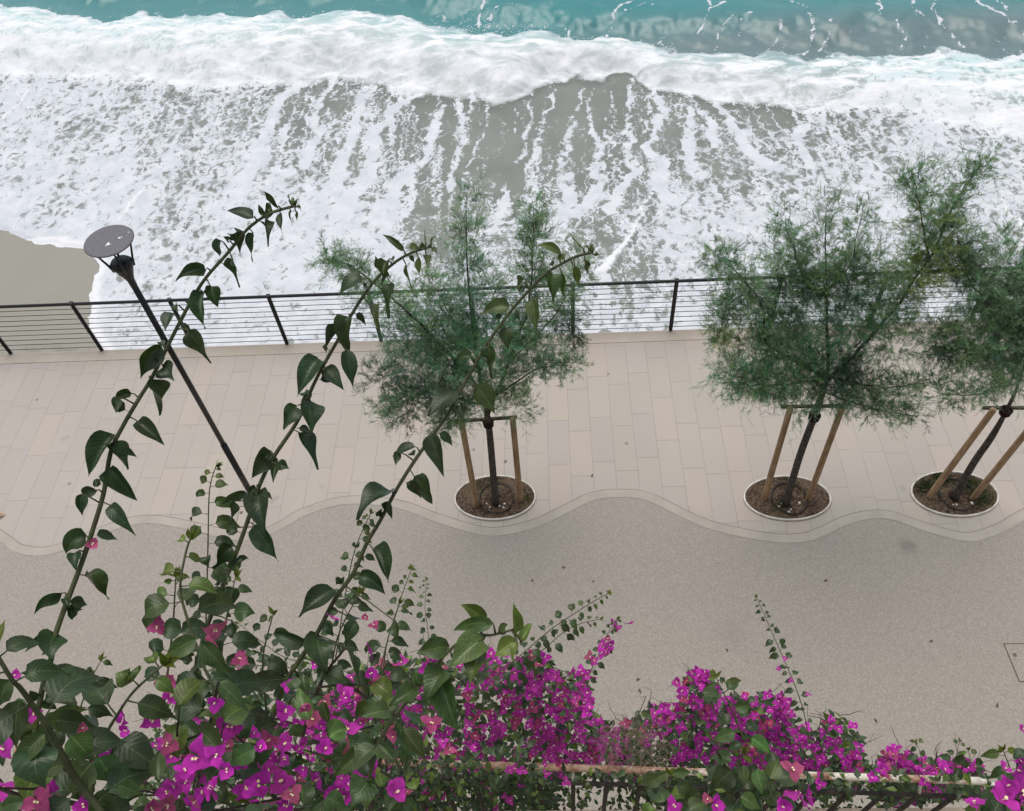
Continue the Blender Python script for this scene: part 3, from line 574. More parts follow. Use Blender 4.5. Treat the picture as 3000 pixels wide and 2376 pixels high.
def mat_sea():
    n = N('sea_water'); p = n.pos(); A = lambda k: n.n('Attribute', attribute_name=k).outputs['Fac']
    s = n.n('SeparateXYZ', {0: p}); x, y = s.outputs[0], s.outputs[1]
    flat = n.n('CombineXYZ', {0: x, 1: y, 2: 0.}).outputs[0]
    wn = n.n('TexNoise', {'Vector': flat, 'Scale': 2.2, 'Detail': 4, 'Roughness': .6}).outputs['Color']
    wv_ = n.n('VectorMath', {0: wn, 1: (.5, .5, .5)}, operation='SUBTRACT').outputs[0]
    wv2 = n.n('VectorMath', {0: wv_, 'Scale': .7}, operation='SCALE').outputs[0]
    pw = n.n('VectorMath', {0: flat, 1: wv2}, operation='ADD').outputs[0]
    def vor(sx, sy, sc):
        m = n.n('Mapping', {0: pw, 3: (sx, sy, 1)}).outputs[0]
        return n.n('TexVoronoi', {'Vector': m, 'Scale': sc}, feature='DISTANCE_TO_EDGE', voronoi_dimensions='2D').outputs[0]
    e1 = n.ramp(vor(1.25, .8, 3.3), 0, .42, 0, 1, False); e2 = n.ramp(vor(.8, 1.1, 9.), 0, .5, 0, 1, False)
    f1 = n.ramp(n.noise(n.n('Mapping', {0: pw, 3: (1.0, .9, 1)}).outputs[0], 4.4, 8, .62), .28, .72, 0, 1, False)
    f2 = n.ramp(n.noise(pw, 20, 5, .65), .28, .72, 0, 1, False)
    tbn = A('tb')
    f0 = n.ramp(n.noise(n.n('Mapping', {0: pw, 3: (1.5, .55, 1)}).outputs[0], 1.15, 3, .5), .3, .7, 0, 1, False)
    nn = n.math('ADD', n.math('ADD', n.math('MULTIPLY', e1, .24), n.math('MULTIPLY', e2, .12)), n.math('ADD', n.math('MULTIPLY', f1, .34), n.math('MULTIPLY', f2, .18)))
    nn = n.math('ADD', nn, n.math('MULTIPLY', f0, .22)); nn = n.ramp(nn, .24, .84, 0, 1, False)
    dn = A('dens'); st = A('streak'); th = A('thick'); lp_ = A('lip')
    fld = n.math('SUBTRACT', n.math('ADD', n.math('SUBTRACT', n.math('MULTIPLY', dn, .96), .11), n.math('MULTIPLY', st, .60)), nn)
    wf = n.n('VectorMath', {0: n.n('TexNoise', {'Vector': flat, 'Scale': 5., 'Detail': 4, 'Roughness': .65}).outputs['Color'], 1: (.5, .5, .5)}, operation='SUBTRACT').outputs[0]
    pl = n.n('VectorMath', {0: flat, 1: n.n('VectorMath', {0: wf, 'Scale': .55}, operation='SCALE').outputs[0]}, operation='ADD').outputs[0]
    rn = n.math('ABSOLUTE', n.math('SUBTRACT', n.noise(n.n('Mapping', {0: pl, 3: (1.9, .17, 1)}).outputs[0], 1., 2, .5), .5))
    rn2 = n.math('ABSOLUTE', n.math('SUBTRACT', n.noise(n.n('Mapping', {0: pl, 1: (7, 3, 0), 3: (3.8, .30, 1)}).outputs[0], 1., 2, .5), .5))
    brk = n.ramp(n.noise(flat, 1.6, 3), .38, .60)
    fine = n.math('MAXIMUM', n.ramp(rn, .002, .022, .66, 0), n.math('MULTIPLY', n.ramp(rn2, .003, .024, .60, 0), brk))
    fine = n.math('MULTIPLY', fine, n.ramp(tbn, .3, .0))
    fld = n.math('ADD', fld, n.math('MULTIPLY', fine, n.math('MULTIPLY', n.ramp(dn, .85, .6, .4, 1.), n.ramp(dn, -.02, .25, .45, 1.))))
    core = n.ramp(fld, -.035, .04)
    veil = n.math('MULTIPLY', n.ramp(fld, -.30, .05), n.math('ADD', n.ramp(dn, .15, .9, .0, .36), n.math('MULTIPLY', n.ramp(x, -4., -9., 0, .12), n.ramp(dn, .4, .6))))
    foam = n.math('MAXIMUM', core, veil)
    # breaker foam: thick, with torn watery patches
    cl = n.noise(n.n('Mapping', {0: flat, 3: (.8, 1.5, 1)}).outputs[0], 1.6, 9, .64, .5)
    xr = n.ramp(x, 2., 8., 0, 1)
    tear = n.math('SUBTRACT', n.ramp(cl, .36, .60, 0, 1), n.math('MULTIPLY', xr, .0))
    tcov = n.math('MULTIPLY', th, n.math('ADD', n.math('MULTIPLY', tear, n.math('ADD', .34, n.math('MULTIPLY', xr, .34))), n.math('SUBTRACT', .66, n.math('MULTIPLY', xr, .34))), None, True)
    ed = n.ramp(n.math('SUBTRACT', th, n.math('ADD', n.math('MULTIPLY', f2, .55), n.math('MULTIPLY', f1, .5))), -.08, .04)
    tcov = n.math('MULTIPLY', tcov, ed)
    foam = n.math('MAXIMUM', foam, tcov); foam = n.math('MAXIMUM', foam, lp_, None, True)
    # water colour
    lowf = n.noise(flat, .8, 4)
    near = n.mix(n.ramp(lowf, .3, .7), (.165, .182, .160), (.205, .225, .20))
    grey = (.13, .195, .20); teal = (.04, .205, .215)
    tt = n.math('ADD', n.ramp(y, 20.5, 22.5, 0, 1), n.math('MULTIPLY', n.math('SUBTRACT', lowf, .5), .25), None, True)
    far = n.mix(tt, grey, teal)
    far = n.mix(n.ramp(x, 1., -4., 0, .6), far, (.07, .21, .21))
    streaky = n.noise(n.n('Mapping', {0: pw, 3: (.35, 2.6, 1)}).outputs[0], 1.7, 7, .62); far = n.mix(n.ramp(streaky, .52, .8, 0, .16), far, (.26, .40, .40))
    wc = n.mix(n.ramp(tbn, .0, 1., 0, 1), near, far)
    wc = n.mix(n.math('MULTIPLY', n.ramp(tbn, -.25, -.02), n.ramp(tbn, .02, -.01)), wc, (.13, .14, .12))
    fthk = n.math('MAXIMUM', n.ramp(fld, -.02, .22), th)
    fc = n.mix(fthk, (.38, .41, .43), n.mix(n.ramp(n.noise(flat, 2.5, 6, .6), .3, .7), (.50, .53, .57), (.62, .645, .68)))
    fc = n.mix(n.math('MULTIPLY', th, .85), fc, n.mix(n.ramp(cl, .35, .65), (.62, .67, .69), (.78, .79, .81)))
    fn = n.noise(n.n('Mapping', {0: pw, 3: (.7, 1.3, 1)}).outputs[0], 7, 9, .72); fc = n.mix(n.math('MULTIPLY', n.ramp(fn, .56, .36, 0, .4), n.math('SUBTRACT', 1., n.math('MULTIPLY', th, .6))), fc, (.48, .52, .55))
    fc = n.mix(n.math('MULTIPLY', n.math('MULTIPLY', th, n.ramp(tbn, .15, .9)), n.ramp(cl, .60, .38, 0, .85)), fc, (.42, .60, .60))
    fc = n.mix(n.math('MULTIPLY', lp_, 1.), fc, (.70, .715, .74))
    c = n.mix(foam, wc, fc)
    rough = n.math('ADD', .22, n.math('MULTIPLY', foam, .6), None, True)
    hb = n.math('ADD', n.math('MULTIPLY', foam, .5), n.math('MULTIPLY', n.noise(flat, 12, 6, .7), .8)); n.bump(hb, .26, .02)
    return n.set(c, rough, .35)
M_sea = mat_sea(); sea_me.materials.append(M_sea)
so_ = bpy.data.objects.new('sea', sea_me); COL.objects.link(so_); tag(so_, kind='structure')
def mat_sand():
    n = N('wet_sand'); p = n.pos(); g = n.noise(p, 120, 3); b = n.mix(g, (.215, .215, .178), (.29, .29, .248))
    l = n.noise(p, .9, 4); b = n.mix(n.ramp(l, .35, .7, 0, .5), b, (.24, .228, .19))
    s = n.n('TexVoronoi', {'Vector': p, 'Scale': 1.6}); b = n.mix(n.ramp(s.outputs[0], .03, .05, .7, 0), b, (.06, .055, .05))
    sy = n.n('SeparateXYZ', {0: p}); near = n.ramp(sy.outputs[1], 11.2, 10.4, 0, 1); d = n.ramp(n.noise(p, 5, 5, .7), .5, .6); b = n.mix(n.math('MULTIPLY', near, n.math('MULTIPLY', d, .6)), b, (.07, .065, .055))
    n.bump(g, .3, .004); return n.set(b, .55, .35)
mb = MB(); mb.add([(-60, 8, SEA), (60, 8, SEA), (60, 30, SEA-.06), (-60, 30, SEA-.06)], [[0, 1, 2, 3]])
# keep the beach slightly above the drowned water sheet and below the open water
tag(mb.build('beach', mat_sand(), smooth_=False), kind='structure')
n_ = N('deep_sea'); M_far = n_.set((.05, .22, .24), .2, .4)
mb = MB(); mb.add([(-400, 33, SEA-.3), (400, 33, SEA-.3), (400, 500, SEA-.3), (-400, 500, SEA-.3)], [[0, 1, 2, 3]]); tag(mb.build('open_water', M_far, smooth_=False), kind='structure')
# spray flung from the crest
V = []
for (px, py, n0, hh) in ((1410, 85, 240, .5), (1555, 92, 260, .5), (1600, 105, 120, .3), (1330, 95, 120, .3), (1480, 105, 100, .25), (1240, 75, 80, .2), (1700, 120, 60, .2), (1850, 140, 40, .2), (900, 45, 60, .2)):
    c = onz(px, py+12, SEA+.1)
    for _ in range(n0):
        q = c+np.array([rng.normal()*.35, rng.normal()*.15, abs(rng.normal())*hh*.5]); s = rng.uniform(.006, .02); d = rng.normal(size=(3, 3))*s; V.append(q+d)
V = np.array(V); o = tri_mesh('sea_spray', V, mat_simple('spray', (.8, .82, .84), (.88, .9, .9), 5), None, np.ones((len(V), 3))); tag(o, kind='stuff', label='white droplets of spray thrown up from the breaking crest')

# ------------------------------------------------------------------ terrace, rusty railing below the camera
RZ = 5.9
RA = onz(1480, 2243, RZ); RB = onz(2868, 2288, RZ); rd = nrm(RB-RA)
M_wall = mat_simple('cream_render', (.40, .33, .25), (.50, .43, .34), 2, .85, .2)
mb = MB(); yo = RA[1]+.06; box(mb, (-9, -1.2, 0.0), (9, yo-.02, RZ-1.05)); tag(mb.build('terrace', M_wall, smooth_=False), 'cream rendered terrace wall rising from the promenade under the rusty rail', 'terrace')
mb = MB(); box(mb, (-9, -14, 0), (9, -1.25, 9.2)); tag(mb.build('house', M_wall, smooth_=False), 'unseen cream house body behind the terrace, added to shade the near ground', 'house')  # unseen building mass behind the camera, added to block sky and darken near ground
def mat_rust():
    n = N('flaking_white_paint'); p = n.pos(); g = n.noise(p, 9, 7, .68); x = n.n('SeparateXYZ', {0: p}).outputs[0]
    th = n.ramp(x, .55, 1.25, -.10, .0, False)
    m = n.ramp(n.math('SUBTRACT', g, th), .48, .54)
    rc = n.mix(n.ramp(n.noise(p, 40, 4), .3, .7), (.25, .13, .08), (.48, .34, .25))
    n.bump(m, .5, .002); return n.set(n.mix(m, (.62, .60, .52), rc), .75, .3)
RR = thing('terrace_railing', RA, 'old rust streaked white pipe railing half buried in flowers', 'railing')
mb = MB(); tube(mb, [rd*-2.4, rd*0, (RB-RA), (RB-RA)+rd*.03], [.0165, .0165, .0165, .012], 16); mb.build('handrail', mat_rust(), RR)
M_bar = mat_simple('dark_iron', (.02, .02, .018), (.06, .05, .042), 25, .7, .3, bump=.3)
mb = MB(); tube(mb, [rd*-2.4+(0, -.045, -.085), (RB-RA)+rd*.3+(0, -.045, -.085)], .011, 8); tube(mb, [rd*-2.4+(0, -.045, -.93), (RB-RA)+rd*.3+(0, -.045, -.93)], .013, 8); mb.build('flat_bar', M_bar, RR)
Lr = np.linalg.norm(RB-RA)
for k in range(-12, 18):
    s = k*.157
    if s > Lr+.2: continue
    q = rd*s; mb = MB(); tube(mb, [q+(0, -.045, -.085), q+(0, -.045, -.99)], .012, 6); mb.build('baluster', M_bar, RR)
    if k % 2 == 0:
        mb = MB(); tube(mb, [q+(0, 0, -.02), q+(0, -.045, -.085)], .008, 6); mb.build('stub', M_rim, RR)

# ------------------------------------------------------------------ leaves and flowers
def leaf(mb, B, C, T, wid, hint, fold=.35, n=8, m=2, col=(1, 1, 1), mat=0, wav=.05, pk=.62, tip=.5):
    """leaf on the quadratic curve B-C-T, wid = full width"""
    s = np.linspace(0, 1, n+1); c = ((1-s)**2)[:, None]*B+(2*s*(1-s))[:, None]*C+(s**2)[:, None]*T
    tg = (2*(1-s))[:, None]*(C-B)+(2*s)[:, None]*(T-C); tg /= np.linalg.norm(tg, axis=1)[:, None]+1e-9
    sd = np.cross(tg, hint); sd /= np.linalg.norm(sd, axis=1)[:, None]+1e-9; up = np.cross(sd, tg)
    w = np.sin(np.pi*np.clip(s, 0, 1)**pk)**.8*(1-tip*smooth(.45, 1, s)); w[0] = .04; w[-1] = 0.
    t = np.linspace(-1, 1, 2*m+1); ph = rng.uniform(0, 6.28, 2)
    hw = wid/2*w[:, None]*t[None, :]
    lift = np.abs(t)[None, :]**1.3*wid/2*w[:, None]*math.tan(fold)+wav*wid*np.sin(s*9+ph[0])[:, None]*(t*np.abs(t))[None, :]
    V = c[:, None, :]+sd[:, None, :]*(hw*math.cos(fold))[..., None]+up[:, None, :]*lift[..., None]
    k = 2*m+1; F = [[i*k+j, i*k+j+1, (i+1)*k+j+1, (i+1)*k+j] for i in range(n) for j in range(2*m)]
    uv = np.stack(np.broadcast_arrays(s[:, None], t[None, :]), -1)
    mb.add(V.reshape(-1, 3), F, uv, col, mat)
def rtone(young=0.):
    b = rng.uniform(.75, 1.35); c = np.array([b*rng.uniform(.85, 1.15), b, b*rng.uniform(.8, 1.15)])
    return c
def stem_px(pts, d0, d1, m=5):
    """image points with the distance running from d0 (first) to d1 (last)"""
    n = len(pts); return spline([atd(p[0], p[1], d0+(d1-d0)*i/(n-1)) for i, p in enumerate(pts)], m)
def nearest(P, q): i = np.argmin(np.linalg.norm(P-q, axis=1)); return P[i]
def px_leaf(mb, pet, stem, z, b, t, w, dist, young=0, tonemul=1.):
    bx = z(*b); tx = z(*t); zs = 1/(z(1, 0)[0]-z(0, 0)[0]); wp = w/zs
    # stem distance at that place
    sx, sy = proj(stem); i = np.argmin((sx-bx[0])**2+(sy-bx[1])**2); d = np.linalg.norm(stem[i]-EYE)
    B = atd(*bx, d+rng.uniform(-.015, .01)); T = atd(*tx, d+rng.uniform(-.03, .03)); L = np.linalg.norm(T-B)
    C = (B+T)/2+np.array([0, 0, 1])*L*rng.uniform(.15, .45)+rng.normal(size=3)*L*.05
    hint = nrm(EYE-B)*.75+np.array([0, 0, .45])+rng.normal(size=3)*.5
    c = rtone()*tonemul
    if young: c = c*np.array([2.6, 2.0, 1.0])*young+c*(1-young)
    wid = min(wp*d/FPX*1.1, L*1.05)
    leaf(mb, B, C, T, wid*.94, hint, rng.uniform(.2, .8), 10, 3, c, 0, rng.uniform(.03, .11), rng.uniform(.55, .72), rng.uniform(.35, .6))
    A = stem[i]; mid = (A+B)/2+np.array([0, 0, .006]); tube(pet, [A, mid, B, B+(C-B)*.3], [.0016, .0012, .001, .0006], 5)
def auto_leaves(mb, pet, stem, size, start=.0, gap=None, k=8, m=2, tip=True, droop=.6, tonemul=1., young=0., end=1.):
    seg = np.linalg.norm(np.diff(stem, axis=0), axis=1); cum = np.r_[0, np.cumsum(seg)]; L = cum[-1]; gap = gap or size*.55; s = L*start; j = rng.integers(2)
    while s < L*end:
        i = min(np.searchsorted(cum, s, 'right')-1, len(stem)-2); P = stem[i]+(stem[i+1]-stem[i])*((s-cum[i])/seg[i]); T = nrm(stem[i+1]-stem[i])
        f = s/L; sz = size*(1 if f < .7 else 1-.65*(f-.7)/.3)*rng.uniform(.7, 1.2)
        side = nrm(np.cross(T, nrm(EYE-P)))*(1 if j % 2 else -1)+rng.normal(size=3)*.45; side = nrm(side-T*(side@T)*.6+T*.25)
        Bp = P+side*sz*.28; Tp = Bp+side*sz*.75+np.array([0, 0, -1])*sz*droop*rng.uniform(.5, 1.4)
        C = Bp+side*sz*.5+np.array([0, 0, .12])*sz
        yy = young*smooth(.55, 1, np.array(f)) if young else 0.
        c = rtone()*tonemul; c = c*np.array([2.8, 2.2, 1.0])*yy+c*(1-yy)
        leaf(mb, Bp, C, Tp, sz*.62, np.array([0, 0, 1.])+nrm(EYE-P)*.6+rng.normal(size=3)*.35, rng.uniform(.1, .45), k, m, c)
        tube(pet, [P, Bp], [.0011*size/.06, .0008*size/.06], 4, cap=False); j += 1; s += gap*rng.uniform(.6, 1.3)*(1 if f < .8 else .6)
    if tip:
        for _ in range(5):
            d = nrm(nrm(stem[-1]-stem[-2])+rng.normal(size=3)*.5); sz = size*.4; leaf(mb, stem[-1], stem[-1]+d*sz*.6, stem[-1]+d*sz, sz*.4, np.array([0, 0, 1.])+rng.normal(size=3)*.3, .3, 5, 1, (2.6*tonemul, 1.9*tonemul, .8))
def make_shoot(label, stem, r0, r1, group='long bougainvillea shoots', stemmat=None, cat='plant shoot', name='bougainvillea_shoot'):
    t = thing(name, stem[0], label, cat, group); mb = MB(); tube(mb, stem-stem[0], np.linspace(r0, r1, len(stem)), 8); mb.build('stem', stemmat or M_stem, t); return t
def merge(dst, src, mat, shift=(0, 0, 0)):
    if not src.n: return
    off = dst.n; dst.v += [v+np.asarray(shift) for v in src.v]; dst.uv += src.uv; dst.c += src.c; dst.f += [[i+off for i in f] for f in src.f]; dst.m += [mat]*len(src.f); dst.n += src.n
def finish(t, mb, pet, pm=None):
    merge(mb, pet, 1); o = mb.build('foliage', [M_leaf, pm or M_stem]); o.parent = t; o.location = -Vector(t.location)
# Shoot A
A_px = [L2(250, 1657), L2(270, 1350), L2(300, 950), L2(330, 760), L2(380, 530), L2(430, 380), L2(480, 130), ZA(520, 1390), ZA(580, 1210), ZA(655, 960), ZA(700, 700), Z4(780, 1500), Z4(880, 1330), Z4(960, 1200), Z4(1080, 960), Z4(1200, 730), Z4(1300, 570), Z4(1450, 400), Z4(1560, 265), Z4(1700, 165), Z4(1860, 115)]
stA = stem_px(A_px, 1.75, 1.38, 4); tA = make_shoot('tall dark leafed shoot arching right, leftmost one, crossing the lamp post', stA, .0055, .0022)
mb = MB(); pet = MB()
for b, t, w in [((1755, 130), (1665, 20), 45), ((1600, 190), (1430, 145), 85), ((1680, 200), (1705, 95), 80), ((1665, 180), (1632, 105), 34), ((1690, 200), (1695, 375), 75), ((1770, 165), (1785, 290), 46), ((1840, 150), (1848, 238), 28), ((1870, 150), (1878, 218), 22), ((1850, 120), (1820, 40), 24), ((1870, 120), (1892, 70), 20), ((1870, 125), (1908, 155), 24), ((1860, 110), (1850, 60), 22), ((1500, 275), (1520, 430), 105), ((1440, 345), (1408, 308), 44), ((1400, 335), (1392, 438), 84), ((1600, 285), (1597, 470), 88), ((1470, 450), (1515, 630), 95), ((1300, 520), (1110, 590), 95), ((1330, 620), (1378, 755), 105), ((1290, 665), (1297, 890), 135), ((1080, 790), (1045, 905), 85), ((1110, 740), (1125, 795), 54), ((1190, 905), (1335, 1110), 125), ((1020, 1000), (888, 1210), 150), ((985, 1075), (1000, 1110), 24), ((1030, 1130), (1100, 1220), 110), ((945, 1210), (1010, 1440), 180), ((830, 1300), (728, 1335), 80), ((742, 1325), (735, 1425), 60), ((870, 1475), (1040, 1628), 115), ((715, 1560), (560, 1825), 170), ((690, 1620), (810, 1780), 145)]:
    px_leaf(mb, pet, stA, Z4, b, t, w, 0, young=.5 if b[0] > 1780 else 0)
for b, t, w in [((690, 800), (870, 1010), 150), ((615, 940), (515, 975), 74), ((512, 965), (522, 1105), 80), ((695, 1035), (865, 1235), 90), ((545, 1225), (415, 1345), 135)]: px_leaf(mb, pet, stA, ZA, b, t, w, 0)
for b, t, w in [((600, 860), (600, 1000), 100), ((670, 1040), (860, 1230), 175), ((490, 1180), (270, 1350), 115), ((570, 1300), (572, 1400), 90), ((580, 1290), (695, 1275), 100), ((510, 1220), (560, 1300), 60)]: px_leaf(mb, pet, stA, L1, b, t, w, 0)
for b, t, w in [((470, 160), (440, 380), 205), ((410, 440), (160, 500), 130), ((480, 430), (700, 610), 125), ((400, 170), (205, 325), 70), ((330, 700), (250, 640), 80), ((340, 760), (480, 800), 90), ((310, 940), (200, 1100), 160), ((300, 1000), (420, 1180), 150)]: px_leaf(mb, pet, stA, L2, b, t, w, 0)
auto_leaves(mb, pet, stA, .030, .1, .07, 6, 2, False, .8)
finish(tA, mb, pet)
# Shoot B
B_px = [L2(1540, 1657), L2(1550, 1400), L2(1560, 1060), L2(1590, 800), L2(1640, 500), L2(1710, 220), L2(1780, 0), L1(1850, 900), ZA(1560, 1150), ZA(1640, 910), ZA(1730, 730), ZA(1870, 520), ZA(1960, 340), Z5(0, 980), Z5(60, 850), Z5(150, 690), Z5(220, 560), Z5(330, 395), Z5(430, 300), Z5(520, 245), Z5(625, 210)]
stB = stem_px(B_px, 1.75, 1.36, 4); tB = make_shoot('tall dark leafed shoot arching right, middle of the three, rising from the lamp post foot', stB, .0055, .002)
mb = MB(); pet = MB()
for b, t, w in [((490, 235), (378, 150), 38), ((600, 205), (590, 122), 28), ((625, 215), (652, 168), 32), ((560, 225), (505, 222), 36), ((630, 220), (658, 245), 30), ((585, 215), (575, 190), 30), ((600, 255), (605, 322), 44), ((560, 265), (570, 388), 44), ((500, 305), (528, 420), 52), ((375, 330), (343, 258), 44), ((400, 285), (375, 405), 84), ((280, 375), (153, 478), 86), ((420, 395), (412, 575), 70), ((310, 495), (370, 640), 80), ((210, 570), (215, 775), 125), ((130, 600), (95, 720), 72), ((200, 730), (235, 935), 80), ((90, 820), (185, 935), 84)]:
    px_leaf(mb, pet, stB, Z5, b, t, w, 0, young=.85 if b[0] > 490 else (.3 if b[0] > 300 else 0))
for b, t, w in [((2010, 110), (1880, 350), 155), ((1960, 370), (1970, 600), 165), ((1870, 410), (1790, 558), 115), ((1890, 575), (2010, 812), 135), ((1710, 690), (1588, 870), 160), ((1710, 745), (1680, 760), 36), ((1745, 780), (1725, 900), 70), ((1750, 775), (1828, 805), 76), ((1640, 950), (1680, 1235), 165), ((1560, 960), (1400, 1035), 84), ((1480, 1010), (1455, 1165), 84), ((1620, 930), (1570, 975), 70), ((1610, 1160), (1760, 1390), 140)]: px_leaf(mb, pet, stB, ZA, b, t, w, 0)
for b, t, w in [((1830, 810), (1680, 990), 165), ((1830, 1000), (1925, 895), 95), ((1680, 1010), (1800, 1120), 125), ((1790, 1130), (1810, 1370), 205), ((1740, 1250), (1560, 1310), 140), ((1830, 1400), (1900, 1600), 100)]: px_leaf(mb, pet, stB, L1, b, t, w, 0)
for b, t, w in [((1660, 480), (1500, 820), 150), ((1600, 700), (1740, 900), 150), ((1570, 1100), (1350, 1340), 190), ((1590, 900), (1480, 1060), 120)]: px_leaf(mb, pet, stB, L2, b, t, w, 0)
auto_leaves(mb, pet, stB, .030, .1, .07, 6, 2, False, .8)
finish(tB, mb, pet)
# Shoot C
C_px = [M3(60, 1500), M3(110, 1350), M3(150, 1250), M3(230, 1070), M3(290, 900), M3(380, 750), M3(500, 570), M3(620, 340), M3(740, 170), Z5(300, 1708), Z5(370, 1590), Z5(460, 1420), Z5(570, 1250), Z5(700, 1070), Z5(800, 890), Z5(910, 700), Z5(1040, 520), Z5(1190, 360), Z5(1280, 300), Z5(1360, 260), Z5(1440, 240)]
stC = stem_px(C_px, 1.75, 1.36, 4); tC = make_shoot('tall bronze tipped shoot arching right, rightmost of the three, before the lone tree', stC, .0055, .002)
mb = MB(); pet = MB()
for b, t, w in [((1385, 215), (1328, 148), 26), ((1280, 250), (1160, 210), 46), ((1270, 285), (1310, 245), 40), ((1430, 240), (1440, 198), 30), ((1440, 250), (1476, 258), 28), ((1420, 235), (1400, 215), 24), ((1400, 280), (1412, 348), 44), ((1350, 310), (1370, 415), 50), ((1285, 345), (1290, 462), 52), ((1235, 345), (1240, 500), 90), ((1095, 375), (1072, 435), 62), ((1020, 510), (878, 552), 90), ((1140, 480), (1160, 652), 86), ((1000, 620), (1015, 732), 70), ((920, 710), (930, 875), 80), ((830, 770), (745, 800), 70), ((750, 940), (608, 1065), 115), ((850, 910), (950, 1060), 118), ((760, 1060), (775, 1110), 70), ((620, 1160), (690, 1375), 108), ((545, 1220), (425, 1275), 66), ((455, 1245), (445, 1315), 46), ((540, 1370), (632, 1510), 118), ((425, 1440), (253, 1590), 140), ((375, 1510), (430, 1587), 66)]:
    px_leaf(mb, pet, stC, Z5, b, t, w, 0, young=.85 if b[0] > 1265 else (.35 if b[0] > 800 else 0))
for b, t, w in [((870, 20), (965, 235), 165), ((780, 190), (945, 310), 125), ((620, 280), (388, 460), 145), ((430, 630), (225, 555), 125), ((510, 570), (570, 810), 185), ((280, 860), (35, 915), 125), ((560, 800), (700, 880), 130), ((700, 660), (780, 900), 110), ((760, 490), (690, 650), 100), ((1000, 480), (1030, 620), 100)]: px_leaf(mb, pet, stC, M3, b, t, w, 0)
auto_leaves(mb, pet, stC, .030, .1, .07, 6, 2, False, .8)
finish(tC, mb, pet)

